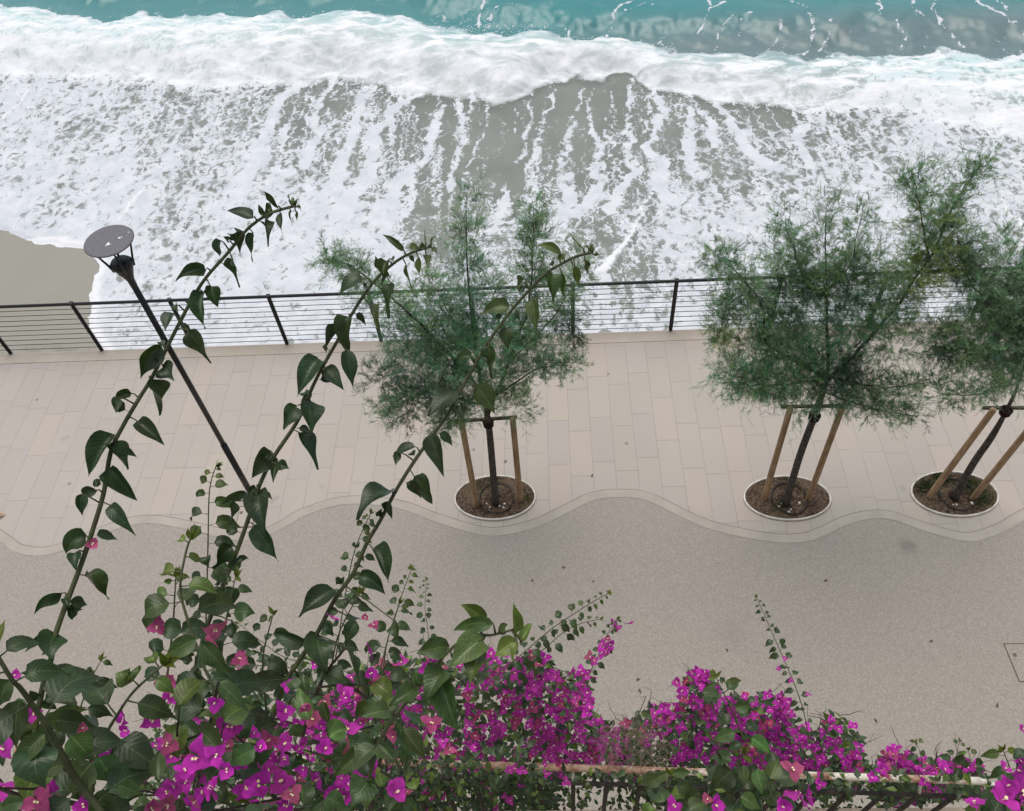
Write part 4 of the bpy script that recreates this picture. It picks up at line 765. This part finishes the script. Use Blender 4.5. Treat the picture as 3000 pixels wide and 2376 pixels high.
# smaller shoots growing up between them: (label, points, d0, d1, leaf size, r0, young)
small = [
 ('slender green shoot with a whorled tip standing left of the lamp post foot', [(600, 1960), (604, 1800), (607, 1690), ZA(1315, 1250), ZA(1320, 1000), ZA(1335, 880), ZA(1365, 790)], 2.1, 1.9, .050, .0028, .6),
 ('light green shoot with a pale tip and drooping leaves below the lamp post', [L2(1900, 1560), L2(1860, 1250), L2(1830, 900), L2(1790, 600), L2(1700, 400), (545, 1800), (530, 1740), L1(1430, 1050), L1(1470, 850), L1(1500, 760)], 1.35, 1.3, .062, .004, 1.),
 ('thick stemmed shoot in the left corner leaning left', [(330, 2420), L2(650, 1400), L2(560, 1250), L2(430, 1000), L2(300, 800), L2(170, 620), L2(100, 550), (-20, 1900)], 1.2, 1.05, .075, .006, 0.),
 ('bright young shoot with a yellow green tip in the lower left', [L2(760, 1657), L2(800, 1250), L2(900, 1000), L2(980, 860), L2(1100, 680), L2(1230, 550), L2(1380, 420)], 1.25, 1.15, .065, .0035, 1.),
 ('leafy stem crowding the foot of the middle tall shoot, on its right', [(640, 2080), (655, 1860), (690, 1690)], 1.6, 1.55, .052, .003, .3),
 ('leafy stem crowding the foot of the middle tall shoot, on its left', [(480, 2060), (505, 1850), (515, 1690)], 1.6, 1.5, .05, .003, .9),
 ('leafy stem at the foot of the rightmost tall shoot, nearer its base', [(960, 2060), (985, 1880), (1050, 1740)], 1.8, 1.7, .05, .003, .2),
 ('leafy upright stem between the middle and rightmost tall shoots', [(780, 2080), (770, 1930), (800, 1800)], 1.8, 1.7, .05, .003, .4),
 ('leafy stem rising right of the rightmost tall shoot among pink bracts', [(1120, 2060), (1130, 1900), (1170, 1770)], 2.1, 2.0, .05, .003, .3),
 ('thin twig with small folded leaves above the lower left leaves', [L2(640, 900), L2(700, 720), L2(770, 540), L2(850, 390)], 1.7, 1.65, .040, .002, .4),
 ('near shoot with big bright leaves and a yellow tip in the centre bottom', [M3(840, 1500), M3(900, 1280), M3(980, 1130), M3(1100, 980), M3(1250, 800), M3(1350, 680), M3(1500, 570), M4(300, 575), M4(440, 540)], 1.15, 1.0, .064, .004, .9),
 ('upright leafy shoot with small leaves just left of the centre bottom', [M3(900, 850), M3(960, 600), M3(1040, 350), M3(1110, 150)], 2.6, 2.5, .045, .0025, .6),
 ('narrow small leafed shoot standing alone left of the centre', [M3(1240, 900), M3(1220, 560), M3(1200, 400), M3(1210, 220)], 3.3, 3.2, .038, .002, .4),
 ('thin shoot rising behind the third tall stem with tiny leaves', [M3(620, 750), M3(680, 350), M3(740, 50), Z5(290, 1620), Z5(320, 1560)], 2.2, 2.0, .04, .0022, .5),
 ('trailing thin stem with little leaves running right under the tall shoots', [M3(460, 760), M3(300, 720), M3(150, 620), M3(0, 500), L2(2000, 70)], 2.9, 2.8, .038, .002, .6),
 ('leafy arching shoot over the flowers, longer one pointing right', [M4(200, 990), M4(330, 840), M4(500, 700), M4(700, 530), M4(850, 430), M4(960, 360), M4(1060, 305)], 3.6, 3.4, .052, .0035, .3),
 ('leafy arching shoot just under the longer one', [M4(350, 890), M4(500, 770), M4(650, 660), M4(780, 550), M4(880, 500), M4(1010, 470)], 3.6, 3.5, .048, .0032, .3),
 ('long pale shoot standing alone over the right hand flowers', [N5(1190, 1180), N5(1150, 980), N5(1110, 850), N5(1060, 720), N5(1000, 580), N5(920, 400), N5(860, 260), N5(800, 130)], 3.9, 3.6, .042, .003, .0),
 ('small forked sprig over the rusty rail, left of the pair', [N6(820, 1360), N6(815, 1280), N6(790, 1190), N6(775, 1150)], 4.0, 3.9, .05, .002, .2),
 ('small double sprig over the rusty rail, right of the pair', [N6(1060, 1370), N6(1090, 1290), N6(1110, 1200), N6(1120, 1150)], 4.0, 3.9, .045, .002, .3),
 ('small sprig leaning right beside the double sprig on the rail', [N6(1260, 1380), N6(1210, 1300), N6(1190, 1220)], 4.0, 3.9, .045, .002, .8),
 ('reddish tipped sprig in the lower right corner', [N6(1560, 1480), N6(1530, 1380), N6(1500, 1300), N6(1470, 1220)], 2.4, 2.3, .045, .0025, .8),
 ('flowering stem curving up at the right end of the magenta mass', [M4(800, 1110), M4(870, 960), M4(950, 800), M4(1010, 680), M4(1060, 560), M4(1120, 470)], 3.7, 3.5, .045, .003, .2),
 ('green leafy shoot rising through the right hand flowers', [N5(720, 1200), N5(650, 1050), N5(600, 920), N5(540, 810), N5(500, 720)], 2.4, 2.3, .062, .003, .3),
 ('thick leafed shoot in front of the rusty rail', [N5(620, 1700), N5(630, 1500), N5(660, 1380), N5(700, 1290)], 2.0, 1.9, .062, .003, .8),
 ('leafy green shoot under the rusty rail at its left part', [N5(130, 1700), N5(150, 1560), N5(150, 1440)], 2.1, 2.0, .06, .0028, .3),
 ('dark stemmed shoot leaning over the rail by the big flower', [N5(960, 1700), N5(900, 1560), N5(850, 1400), N5(800, 1230)], 2.0, 2.0, .066, .003, 0.),
]
for lb, pts, d0, d1, sz, r0, yg in small:
    st = stem_px(pts, d0, d1, 4); t = make_shoot(lb, st, r0*.75, r0*.35, 'small shoots among the flowers'); mb = MB(); pet = MB()
    if 'near shoot' in lb:
        for z, b, tp, w, yy in [(M4, (320, 500), (60, 545), 105, .35), (M4, (265, 480), (103, 378), 105, .4), (M4, (250, 600), (35, 790), 200, .35), (M4, (235, 680), (165, 915), 160, .35), (M4, (455, 560), (452, 360), 115, .8), (M4, (470, 600), (325, 715), 125, .9), (M4, (500, 620), (572, 498), 75, 1.), (M4, (470, 620), (440, 745), 70, 1.), (M4, (350, 560), (412, 508), 75, .5),
            (M3, (1350, 650), (1140, 695), 150, .2), (M3, (1300, 850), (1415, 1190), 200, .12), (M3, (1320, 800), (1205, 1010), 180, .15), (M3, (1145, 920), (970, 1035), 125, .2), (M3, (1160, 900), (1130, 795), 90, .15), (M3, (1060, 1050), (1200, 1180), 90, .15), (M3, (970, 1060), (780, 1100), 120, .15), (M3, (880, 1300), (740, 1420), 130, .1), (M3, (900, 1270), (1010, 1390), 110, .1), (M3, (850, 1500), (720, 1690), 170, .05)]:
            px_leaf(mb, pet, st, z, b, tp, w, 0, yy, 1.5)
        finish(t, mb, pet); continue
    auto_leaves(mb, pet, st, sz, .0, sz*.5, 7 if d0 < 2.5 else 5, 2 if d0 < 2.5 else 1, True, .7, 1.1 if d0 < 3 else 1.25, yg); finish(t, mb, pet)

lits = ['tiny dark dry leaf on the path left of the square service cover', 'tiny dry leaf on the path below the square service cover', 'tiny dry leaf on the path right below the lone tree pit, lower of two', 'tiny dry leaf on the path below the wavy border hump, right of two', 'tiny dry leaf on the path above the gap in the flowers, right one', 'tiny dry leaf on the path above the low flowers at the white rail end', 'tiny dry leaf on the path above the gap in the flowers, upper one', 'tiny dry leaf on the path below the middle tree pit', 'tiny dry leaf on the path above the narrow small leafed shoot', 'tiny dry leaf on the path left of the long lone shoot', 'tiny dry leaf on the path just below the lone tree pit', 'tiny dry leaf on the slabs between the lone and middle tree pits', 'tiny dry leaf on the slabs beside the stake of the lone tree', 'tiny dry leaf on the slabs right of the lone tree crown']
M_dry = mat_simple('dry_leaf', (.05, .04, .03), (.12, .08, .05), 60, .8, .2)
for i, (x, y) in enumerate([(2728, 1878), (2922, 2065), (1652, 1662), (1738, 1703), (1875, 2025), (2565, 2110), (1870, 1990), (2420, 1700), (1230, 1720), (2130, 1905), (1560, 1700), (1735, 1392), (1480, 1352), (1590, 1196)]):
    P = onz(x, y, .014); a = rng.uniform(0, 6.28); d = np.array([math.cos(a), math.sin(a), 0])*rng.uniform(.018, .035); mb = MB(); leaf(mb, -d, np.array([0, 0, .012]), d, .022, np.array([0, 0, 1.]), .3, 5, 1)
    o = mb.build('fallen_leaf', M_dry); o.location = tuple(P); tag(o, lits[i], 'leaf', 'fallen leaves on the pavement')
P = onz(4, 1510, .02); mb = MB(); leaf(mb, np.array([-.05, -.03, 0]), np.array([0, 0, .03]), np.array([.05, .03, 0]), .06, np.array([0, 0, 1.]), .4, 8, 2)
o = mb.build('fallen_leaf', mat_simple('orange_leaf', (.35, .17, .07), (.5, .28, .14), 60, .8, .2)); o.location = tuple(P); tag(o, 'curled orange brown leaf on the paving at the left edge', 'leaf')
# ---- flowers
def flower_mesh(seed, mat, big):
    global rng
    keep = rng; rng = np.random.default_rng(seed); mb = MB(); op = rng.uniform(.25, 1.0)
    for j in range(3):
        a = j*2*math.pi/3+rng.normal()*.12; d = np.array([math.cos(a), math.sin(a), 0]); u = np.array([0, 0, 1.])
        B = d*.04; C = d*(.55+.1*op)+u*(.25+.35*(1-op)); T = d*(.62+.62*op)+u*(.75*(1-op)+.10)
        leaf(mb, B, C, T, 1.0*rng.uniform(.85, 1.05), -d*.55+u, .18, 8 if big else 4, 3 if big else 1, np.ones(3)*rng.uniform(.8, 1.15), 0, .09, .66, .55)
    fl = MB()
    for j in range(rng.integers(1, 3)+0):
        a = rng.uniform(0, 6.28); o = np.array([math.cos(a)*.12, math.sin(a)*.12, 0]); zc = .34
        tube(fl, [o, o+(0, 0, zc)], .025, 5)
        k = 10; V = [o+(0, 0, zc)]+[o+np.array([math.cos(w)*r, math.sin(w)*r, zc+.02]) for i, w in enumerate(np.arange(k)*2*math.pi/k) for r in [(.105 if i % 2 == 0 else .065)]]
        fl.add(V, [[0, 1+i, 1+(i+1) % k] for i in range(k)])
    rng = keep; return mb, fl
def mesh_of(mb, name, mats):
    o = mb.build(name, mats); me = o.data; bpy.data.objects.remove(o); return me
FM = {}
for ci, mt in enumerate((M_bract, M_pink)):
    for v in range(4):
        b, f = flower_mesh(100+v, mt, True); FM[('big', ci, v)] = (mesh_of(b, 'flower', mt), mesh_of(f, 'floret', M_floret))
        b, f = flower_mesh(200+v, mt, False)
        for V, F, U, C_ in zip(f.v, [f.f], f.uv, f.c): pass
        off = b.n; b.v += f.v; b.uv += f.uv; b.c += f.c; b.f += [[i+off for i in q] for q in f.f]; b.m += [1]*len(f.f); b.n += f.n
        FM[('small', ci, v)] = mesh_of(b, 'flower', [mt, M_floret])
def orient(P, tilt=.5):
    n = nrm(nrm(EYE-P)*.8+np.array([0, 0, .6])+rng.normal(size=3)*tilt); q = Vector(n).to_track_quat('Z', 'Y'); return q @ Matrix.Rotation(rng.uniform(0, 6.28), 3, 'Z').to_quaternion()
def put_flower(t, P, size, ci=0, big=False, tilt=.5):
    v = int(rng.integers(4)); me = FM[('big', ci, v)][0] if big else FM[('small', ci, v)]
    o = bpy.data.objects.new('flower', me); COL.objects.link(o); o.parent = t; q = orient(P, tilt); o.rotation_mode = 'QUATERNION'; o.rotation_quaternion = q
    o.location = Vector(P)-Vector(t.location); o.scale = (size/2,)*3
    if big:
        f = bpy.data.objects.new('floret', FM[('big', ci, v)][1]); COL.objects.link(f); f.parent = o
    if ci == 1: o['label'] = 'faded pink flower'
    return o
for t in [o for o in COL.objects if o.get('label', '').startswith(('flowering stem curving up', 'long pale shoot standing'))]:
    pts = [(1810, 1830), (1795, 1860), (1770, 1885), (1765, 1900), (1740, 1940), (1725, 1960), (1715, 1985), (1700, 2030), (1690, 2050), (1720, 2070)] if 'curving' in t['label'] else [(2300, 1925), (2293, 1955), (2320, 1990), (2355, 2025)]
    for x, y in pts:
        for _ in range(3 if 'curving' in t['label'] else 1): put_flower(t, atd(x+rng.normal()*12, y+rng.normal()*10, 3.55), rng.uniform(.03, .05) if 'curving' in t['label'] else .026, int(rng.random() < .2))
# near shrubs
def shrub(label, poly, nleaf, dr, lsz, flowers, extra, twigs, fill_end):
    P0 = atd(*fill_end, dr[1]); t = thing('bougainvillea_shrub', P0, label, 'shrub', 'flowering shrubs close to the camera')
    mb = MB(); pet = MB(); tw = MB()
    xs_ = [p[0] for p in poly]; ys_ = [p[1] for p in poly]; pa = np.array(poly, float); c = 0
    pts = []
    while c < nleaf:
        x, y = rng.uniform(min(xs_), max(xs_)), rng.uniform(min(ys_), max(ys_))
        if not inside(np.array([x]), np.array([y]), pa)[0]: continue
        c += 1; d = rng.uniform(*dr); B = atd(x, y, d); pts.append(B); sz = lsz*rng.uniform(.6, 1.2); a = rng.uniform(0, 6.28); sd_ = np.array([math.cos(a), math.sin(a), rng.uniform(-.1, .3)])
        T = B+sd_*sz*.7+np.array([0, 0, -1])*sz*rng.uniform(.2, .8); C = B+sd_*sz*.45+np.array([0, 0, .1])*sz
        leaf(mb, B, C, T, sz*.66, np.array([0, 0, 1.])+nrm(EYE-B)*.5+rng.normal(size=3)*.5, rng.uniform(.15, .75), 8, 2, rtone()*rng.uniform(.9, 2.1)*(np.array([2.3, 1.9, 1.]) if rng.random() < .2 else 1), 0, rng.uniform(.03, .12), rng.uniform(.55, .72))
        if c % 3 == 0 and nleaf > 30: tube(tw, spline([B, B-sd_*.03+np.array([0, 0, -.06]), B+np.array([rng.normal()*.05, rng.normal()*.05, -.2])], 3), np.linspace(.0012, .0022, 7), 5)
    for z, b, tp, w in extra:
        bx = z(*b); tx = z(*tp); s = 1/(z(1, 0)[0]-z(0, 0)[0]); d = dr[0]*rng.uniform(.92, 1.02); B = atd(*bx, d); T = atd(*tx, d+.02); L = np.linalg.norm(T-B)
        leaf(mb, B, (B+T)/2+np.array([0, 0, .2*L]), T, w/s*d/FPX*.84, nrm(EYE-B)*.9+np.array([0, 0, .4])+rng.normal(size=3)*.25, rng.uniform(.15, .6), 12, 3, rtone()*rng.uniform(1.1, 2.0)*np.array([rng.uniform(1., 1.5), rng.uniform(1., 1.25), .9]))
    for p in twigs: tube(tw, stem_px(p, dr[1], dr[0], 4), np.linspace(.005, .002, (len(p)-1)*4+1 if len(p) > 2 else 7)[:len(stem_px(p, dr[1], dr[0], 4))], 7)
    merge(pet, tw, 0); finish(t, mb, pet, M_stemd)
    for (x, y, s, ci) in flowers:
        d = rng.uniform(dr[0], (dr[0]+dr[1])/2)*.97; P = atd(x, y, d); put_flower(t, P, min(s, 95)*1.0*d/FPX, ci, True, .85)
    return t
fl = [(L2, 1955, 915, 250, 0), (L2, 1670, 1195, 330, 0), (L2, 345, 1205, 210, 0), (L2, 1490, 1410, 210, 0), (L2, 1440, 700, 190, 0), (L2, 1420, 550, 200, 1), (L2, 1820, 740, 160, 0), (L2, 2010, 390, 140, 1), (L2, 1810, 110, 180, 1), (L2, 1340, 100, 150, 1), (L2, 1255, 1300, 150, 0), (L2, 1790, 1490, 210, 0), (L2, 2120, 1500, 220, 0), (L2, 40, 1130, 150, 0), (L2, 30, 1480, 140, 0), (L2, 130, 510, 90, 0), (L2, 280, 840, 110, 0), (L2, 690, 970, 100, 1), (L2, 310, 1560, 190, 1), (L2, 480, 1580, 170, 1), (L2, 720, 1620, 170, 0), (L2, 1060, 1340, 120, 1), (L2, 260, 1440, 90, 1), (L2, 1400, 1600, 170, 1), (L2, 1560, 1330, 160, 0), (L2, 60, 1620, 130, 0), (L2, 1650, 1560, 150, 1), (L1, 730, 790, 110, 1), (L2, 1760, 240, 130, 1)]
fl = [(*z(x, y), s/2.7, c) for z, x, y, s, c in fl]+[(rng.normal(560, 190), rng.normal(2260, 90), rng.uniform(35, 75), int(rng.random() < .25)) for _ in range(34)]
ex = [(L2, (90, 550), (-10, 780), 250), (L2, (170, 720), (140, 1130), 250), (L2, (460, 890), (820, 960), 210), (L2, (640, 740), (440, 730), 110), (L2, (380, 1010), (110, 1330), 200), (L2, (600, 1020), (800, 1240), 240), (L2, (830, 1200), (990, 1440), 240), (L2, (780, 1250), (600, 1500), 260), (L2, (940, 1060), (1090, 1140), 100), (L2, (1000, 1440), (1190, 1520), 170), (L2, (760, 1560), (1010, 1650), 200), (L2, (540, 1270), (330, 1350), 150), (L2, (1650, 210), (1390, 380), 200), (L2, (1690, 240), (1950, 520), 200), (L2, (1850, 570), (2110, 830), 150), (L2, (1330, 1380), (1350, 1140), 160), (L2, (2150, 1130), (1930, 1280), 200), (L2, (200, 1580), (0, 1640), 140)]
shrub('nearest flowering shrub filling the bottom left corner, broad dark leaves', [(-40, 2120), (100, 2080), (230, 2180), (300, 2260), (420, 2240), (470, 2050), (560, 1960), (700, 2000), (740, 2150), (760, 2420), (-40, 2420)], 64, (1.2, 1.75), .060, fl, ex,
      [[(380, 2400), (200, 2350), (60, 2330), (-20, 2300)], [(560, 2400), (600, 2200), (640, 2000)]], (350, 2380))
f2 = [(610, 470, 95, 0), (860, 680, 120, 0), (820, 455, 65, 1), (870, 510, 70, 1), (900, 890, 130, 1), (670, 960, 150, 0), (300, 1050, 130, 0), (135, 1150, 160, 0), (480, 1110, 140, 1), (290, 1280, 160, 0), (690, 1190, 160, 0), (650, 1340, 190, 1), (550, 1310, 140, 0), (520, 1500, 150, 0), (640, 1570, 140, 0), (1000, 1580, 180, 0), (980, 1200, 120, 1), (1240, 1150, 140, 1), (120, 1540, 210, 0), (280, 1540, 190, 0), (160, 1660, 220, 0), (320, 1660, 160, 0), (60, 1620, 180, 0), (320, 900, 90, 0), (430, 1280, 120, 0), (10, 720, 100, 1), (20, 1120, 130, 0), (850, 820, 100, 0), (560, 1000, 90, 1), (380, 1150, 90, 0), (760, 1560, 110, 0), (200, 1440, 120, 0), (420, 1430, 110, 0), (90, 1380, 110, 1)]
f2 = [(*M3(x, y), s/2.2, c) for x, y, s, c in f2]+[(rng.normal(900, 130), rng.normal(2200, 100), rng.uniform(30, 65), int(rng.random() < .25)) for _ in range(36)]
ex2 = [(M3, (450, 1120), (380, 900), 120), (M3, (580, 1230), (700, 1170), 200), (M3, (860, 1290), (600, 1500), 170), (M3, (250, 1400), (460, 1390), 120), (M3, (800, 1500), (830, 1700), 190), (M3, (1060, 1180), (1210, 1390), 150), (M3, (960, 1010), (790, 1090), 150), (M3, (740, 1270), (890, 1300), 160), (M3, (100, 1350), (-40, 1430), 160), (M3, (540, 1000), (590, 1170), 90), (M3, (1000, 980), (900, 1040), 110), (M3, (350, 1150), (400, 1230), 120), (M3, (560, 1620), (700, 1690), 140)]
shrub('densely flowering shrub left of the bottom centre, magenta bracts massed along its foot', [(700, 2050), (820, 1960), (950, 1930), (1080, 1950), (1180, 2060), (1240, 2200), (1230, 2420), (700, 2420)], 100, (1.5, 2.05), .052, f2, ex2,
      [[(900, 2400), (880, 2200), (940, 2000), (1010, 1900)], [(1080, 2380), (1120, 2200), (1160, 2080)], [M3(850, 1000), M3(700, 900), M3(520, 910)]], (950, 2390))
f3 = [(*N5(x, y), s/2.4, c) for x, y, s, c in [(1110, 1560, 220, 0), (180, 1680, 150, 0), (490, 1660, 140, 0), (620, 1330, 100, 0), (1060, 1400, 150, 1), (1180, 1600, 110, 0), (1000, 1660, 130, 0), (430, 1620, 90, 1)]]
ex3 = [(N5, (620, 1410), (450, 1560), 190), (N5, (800, 1400), (840, 1590), 130), (N5, (700, 1370), (705, 1540), 90), (N5, (900, 1470), (960, 1320), 130), (N5, (760, 1170), (910, 1290), 130), (N5, (640, 1130), (470, 1190), 120), (N5, (380, 1570), (250, 1650), 130), (N5, (120, 1640), (80, 1560), 140), (N5, (150, 1430), (0, 1500), 90), (N5, (180, 1430), (320, 1420), 90), (N5, (680, 1600), (830, 1700), 130), (N5, (640, 950), (760, 930), 110), (N5, (590, 760), (690, 740), 70), (N5, (400, 830), (540, 850), 90), (N5, (300, 1700), (420, 1640), 140)]
shrub('shrub top poking up in front of the rusty rail, with a large magenta flower', [(1900, 2330), (2060, 2320), (2100, 2250), (2250, 2250), (2290, 2420), (1900, 2420)], 26, (1.9, 2.2), .066, f3, ex3, [[(2150, 2400), (2140, 2280), (2100, 2200)]], (2150, 2390))
f4 = [(*N6(x, y), s/2.4, c) for x, y, s, c in [(1440, 1610, 260, 0), (1600, 1570, 220, 0), (1530, 1500, 110, 0), (1250, 1660, 130, 0), (1630, 1060, 80, 0), (1610, 1290, 90, 0), (1470, 1370, 100, 0), (1620, 1400, 120, 0), (1560, 1660, 260, 0)]]
shrub('large magenta blossoms filling the bottom right corner', [(2900, 2300), (3030, 2250), (3030, 2420), (2850, 2400)], 14, (1.3, 1.5), .06, f4, [(N6, (1640, 1700), (1560, 1560), 120)], [[(3060, 2420), (3020, 2370), (2980, 2340)]], (2980, 2390))

# ---- the flowering hedge along the rail
def hedge(label, poly, regions, nleaf, nflower, dist, seedpt, fl_w):
    P0 = atd(*seedpt, dist+.3); t = thing('bougainvillea_hedge', P0, label, 'hedge', 'flowering hedge plants along the rail')
    pa = np.array(poly, float); lo, hi = pa.min(0), pa.max(0); mb = MB(); tw = MB()
    def samp():
        while True:
            x, y = rng.uniform(lo[0], hi[0]), rng.uniform(lo[1], hi[1])
            if inside(np.array([x]), np.array([y]), pa)[0]: return x, y
    def place(x, y, jit=.28):
        if (2190 < y < 2330 and x < 1560 and rng.random() < .30) or (y > 2255 and rng.random() < .10): return ony(x, y, RA[1]-.05-rng.uniform(0, .06))
        if y > 2262: return ony(x, y, RA[1]+.03+rng.uniform(0, .35))
        u = (2262-y)/300.; bump = value_noise(np.array([x/60.]), np.array([y/60.]))[0]*.12
        return ony(x, y, RA[1]+.05+.10*u+bump*.5+rng.uniform(0, jit)*.9)
    sk = sorted([p for p in poly if p[1] < 2290]); skx = [p[0] for p in sk]; sky_ = [p[1] for p in sk]
    for i in range(nleaf):
        x, y = samp()
        if y < 2262 and rng.random() < .25: y = rng.uniform(2262, 2440)
        B = place(x, y, .55); sz = rng.uniform(.030, .056); a = rng.uniform(0, 6.28); s_ = np.array([math.cos(a), math.sin(a), rng.uniform(-.2, .5)])
        T = B+s_*sz+np.array([0, 0, -1])*sz*rng.uniform(-.2, .6); bb = rng.uniform(.6, 1.9); yl_ = rng.random() < .18
        leaf(mb, B, B+s_*sz*.55+np.array([0, 0, .1])*sz, T, sz*.6, np.array([0, 0, 1.])+rng.normal(size=3)*.4, .25, 3, 1, (bb*2.4, bb*2.1, bb) if yl_ else (bb, bb, bb))
    for i in range(nleaf//14):
        x, y = samp(); B = place(x, y, .5); q = [B]
        dr_ = np.array([rng.normal()*.5, rng.uniform(-.5, .8), rng.uniform(.2, 1)])
        for k in range(3): q.append(q[-1]+nrm(dr_+rng.normal(size=3)*.4)*.06)
        tube(tw, q, [.0022, .0018, .0014, .0008], 4, cap=False)
    finish(t, mb, tw, M_stemd)
    items = []
    while len(items) < nflower:
        x, y = samp(); dn_ = fl_w(x, y)
        if rng.random() > dn_: continue
        # bunches of three to five
        P = place(x, y, .05)
        for _ in range(rng.integers(2, 5)):
            items.append((P+rng.normal(size=3)*.022, rng.uniform(.036, .062), 1 if rng.random() < .13 else 0))
    items = items[:nflower]
    key = np.array([np.linalg.norm(P-EYE)/s for P, s, c in items]); order = np.argsort(key)
    rest = MB()
    for r, i in enumerate(order):
        P, s, c = items[i]
        if r < 100: put_flower(t, P, s, c, False, .6)
        else:
            me = FM[('small', c, int(rng.integers(4)))]; q = orient(P, .6).to_matrix(); co = np.empty(len(me.vertices)*3); me.vertices.foreach_get('co', co); co = co.reshape(-1, 3)@np.array(q).T*(s/2)+P
            Fs = [list(p.vertices) for p in me.polygons]; ms = [p.material_index for p in me.polygons]
            off = rest.n; bt = np.array([1, 1, 1])*rng.uniform(.75, 1.15)*(np.array([1, 2.2, .45]) if c else 1)
            rest.v.append(co); rest.uv.append(np.zeros((len(co), 2))+[.1, .5]); rest.c.append(np.tile(bt, (len(co), 1))); rest.f += [[k+off for k in f] for f in Fs]; rest.m += ms; rest.n += len(co)
    if rest.n: o = rest.build('flowers', [M_bract, M_floret]); o.parent = t; o.location = -Vector(t.location); o['kind'] = 'stuff'
    return t
hedge('long flowering plant with the widest magenta mass, left of the gap on the rail', [(880, 2440), (900, 2080), (980, 1990), (1080, 1960), (1180, 1930), (1300, 1930), (1400, 1925), (1480, 1960), (1540, 1930), (1590, 1925), (1640, 1980), (1690, 1960), (1730, 2020), (1740, 2100), (1790, 2120), (1870, 2190), (1870, 2262), (1640, 2300), (1620, 2440)], None, 6000, 700, 3.75, (1400, 2350),
      lambda x, y: 1. if (1330 < x < 1780 and y < 2270) else (.55 if y < 2200 else .28))
hedge('flowering plant right of the gap, magenta heads peaking above the rail', [(1840, 2110), (1900, 2070), (1990, 2080), (2010, 2010), (2030, 1975), (2080, 1970), (2110, 2040), (2180, 2050), (2230, 2035), (2290, 2050), (2330, 2130), (2370, 2150), (2420, 2110), (2460, 2090), (2510, 2150), (2530, 2215), (2560, 2262), (2500, 2330), (2200, 2360), (1900, 2350), (1790, 2262)], None, 4200, 470, 3.85, (2150, 2350),
      lambda x, y: (.3 if x < 1960 and y > 2130 else 1.) if y < 2262 else .3)
hedge('low flowering strip behind the white end of the rusty rail', [(2540, 2262), (2590, 2225), (2620, 2205), (2680, 2225), (2720, 2240), (2770, 2235), (2800, 2225), (2860, 2240), (2890, 2285), (2860, 2330), (2560, 2360)], None, 1300, 230, 3.95, (2700, 2340), lambda x, y: 1. if y < 2270 else .35)
hedge('wispy small leafed plant showing between the near leaves at lower left', [(380, 2300), (480, 2050), (560, 1990), (700, 1900), (900, 1920), (1000, 1980), (980, 2440), (420, 2440)], None, 1500, 60, 3.3, (700, 2380), lambda x, y: .6)
# dry twiggy patch in the gap
t = thing('dry_shrub', atd(1830, 2230, 4.1), 'dry brown leafless twigs filling the gap between the flowers', 'shrub'); mb = MB()
for i in range(230):
    B = atd(rng.uniform(1750, 1960), rng.uniform(2130, 2250), 4.0+rng.uniform(0, .25)); q = [B]; d = nrm(rng.normal(size=3)+[0, 0, .5])
    for k in range(3): d = nrm(d+rng.normal(size=3)*.5); q.append(q[-1]+d*.03)
    tube(mb, q, [.0014, .0012, .001, .0006], 3, cap=False)
o = mb.build('twigs', mat_simple('dry_twig', (.16, .11, .09), (.30, .22, .19), 30, .9, .1)); o.parent = t; o.location = -Vector(t.location)
bpy.context.view_layer.update()
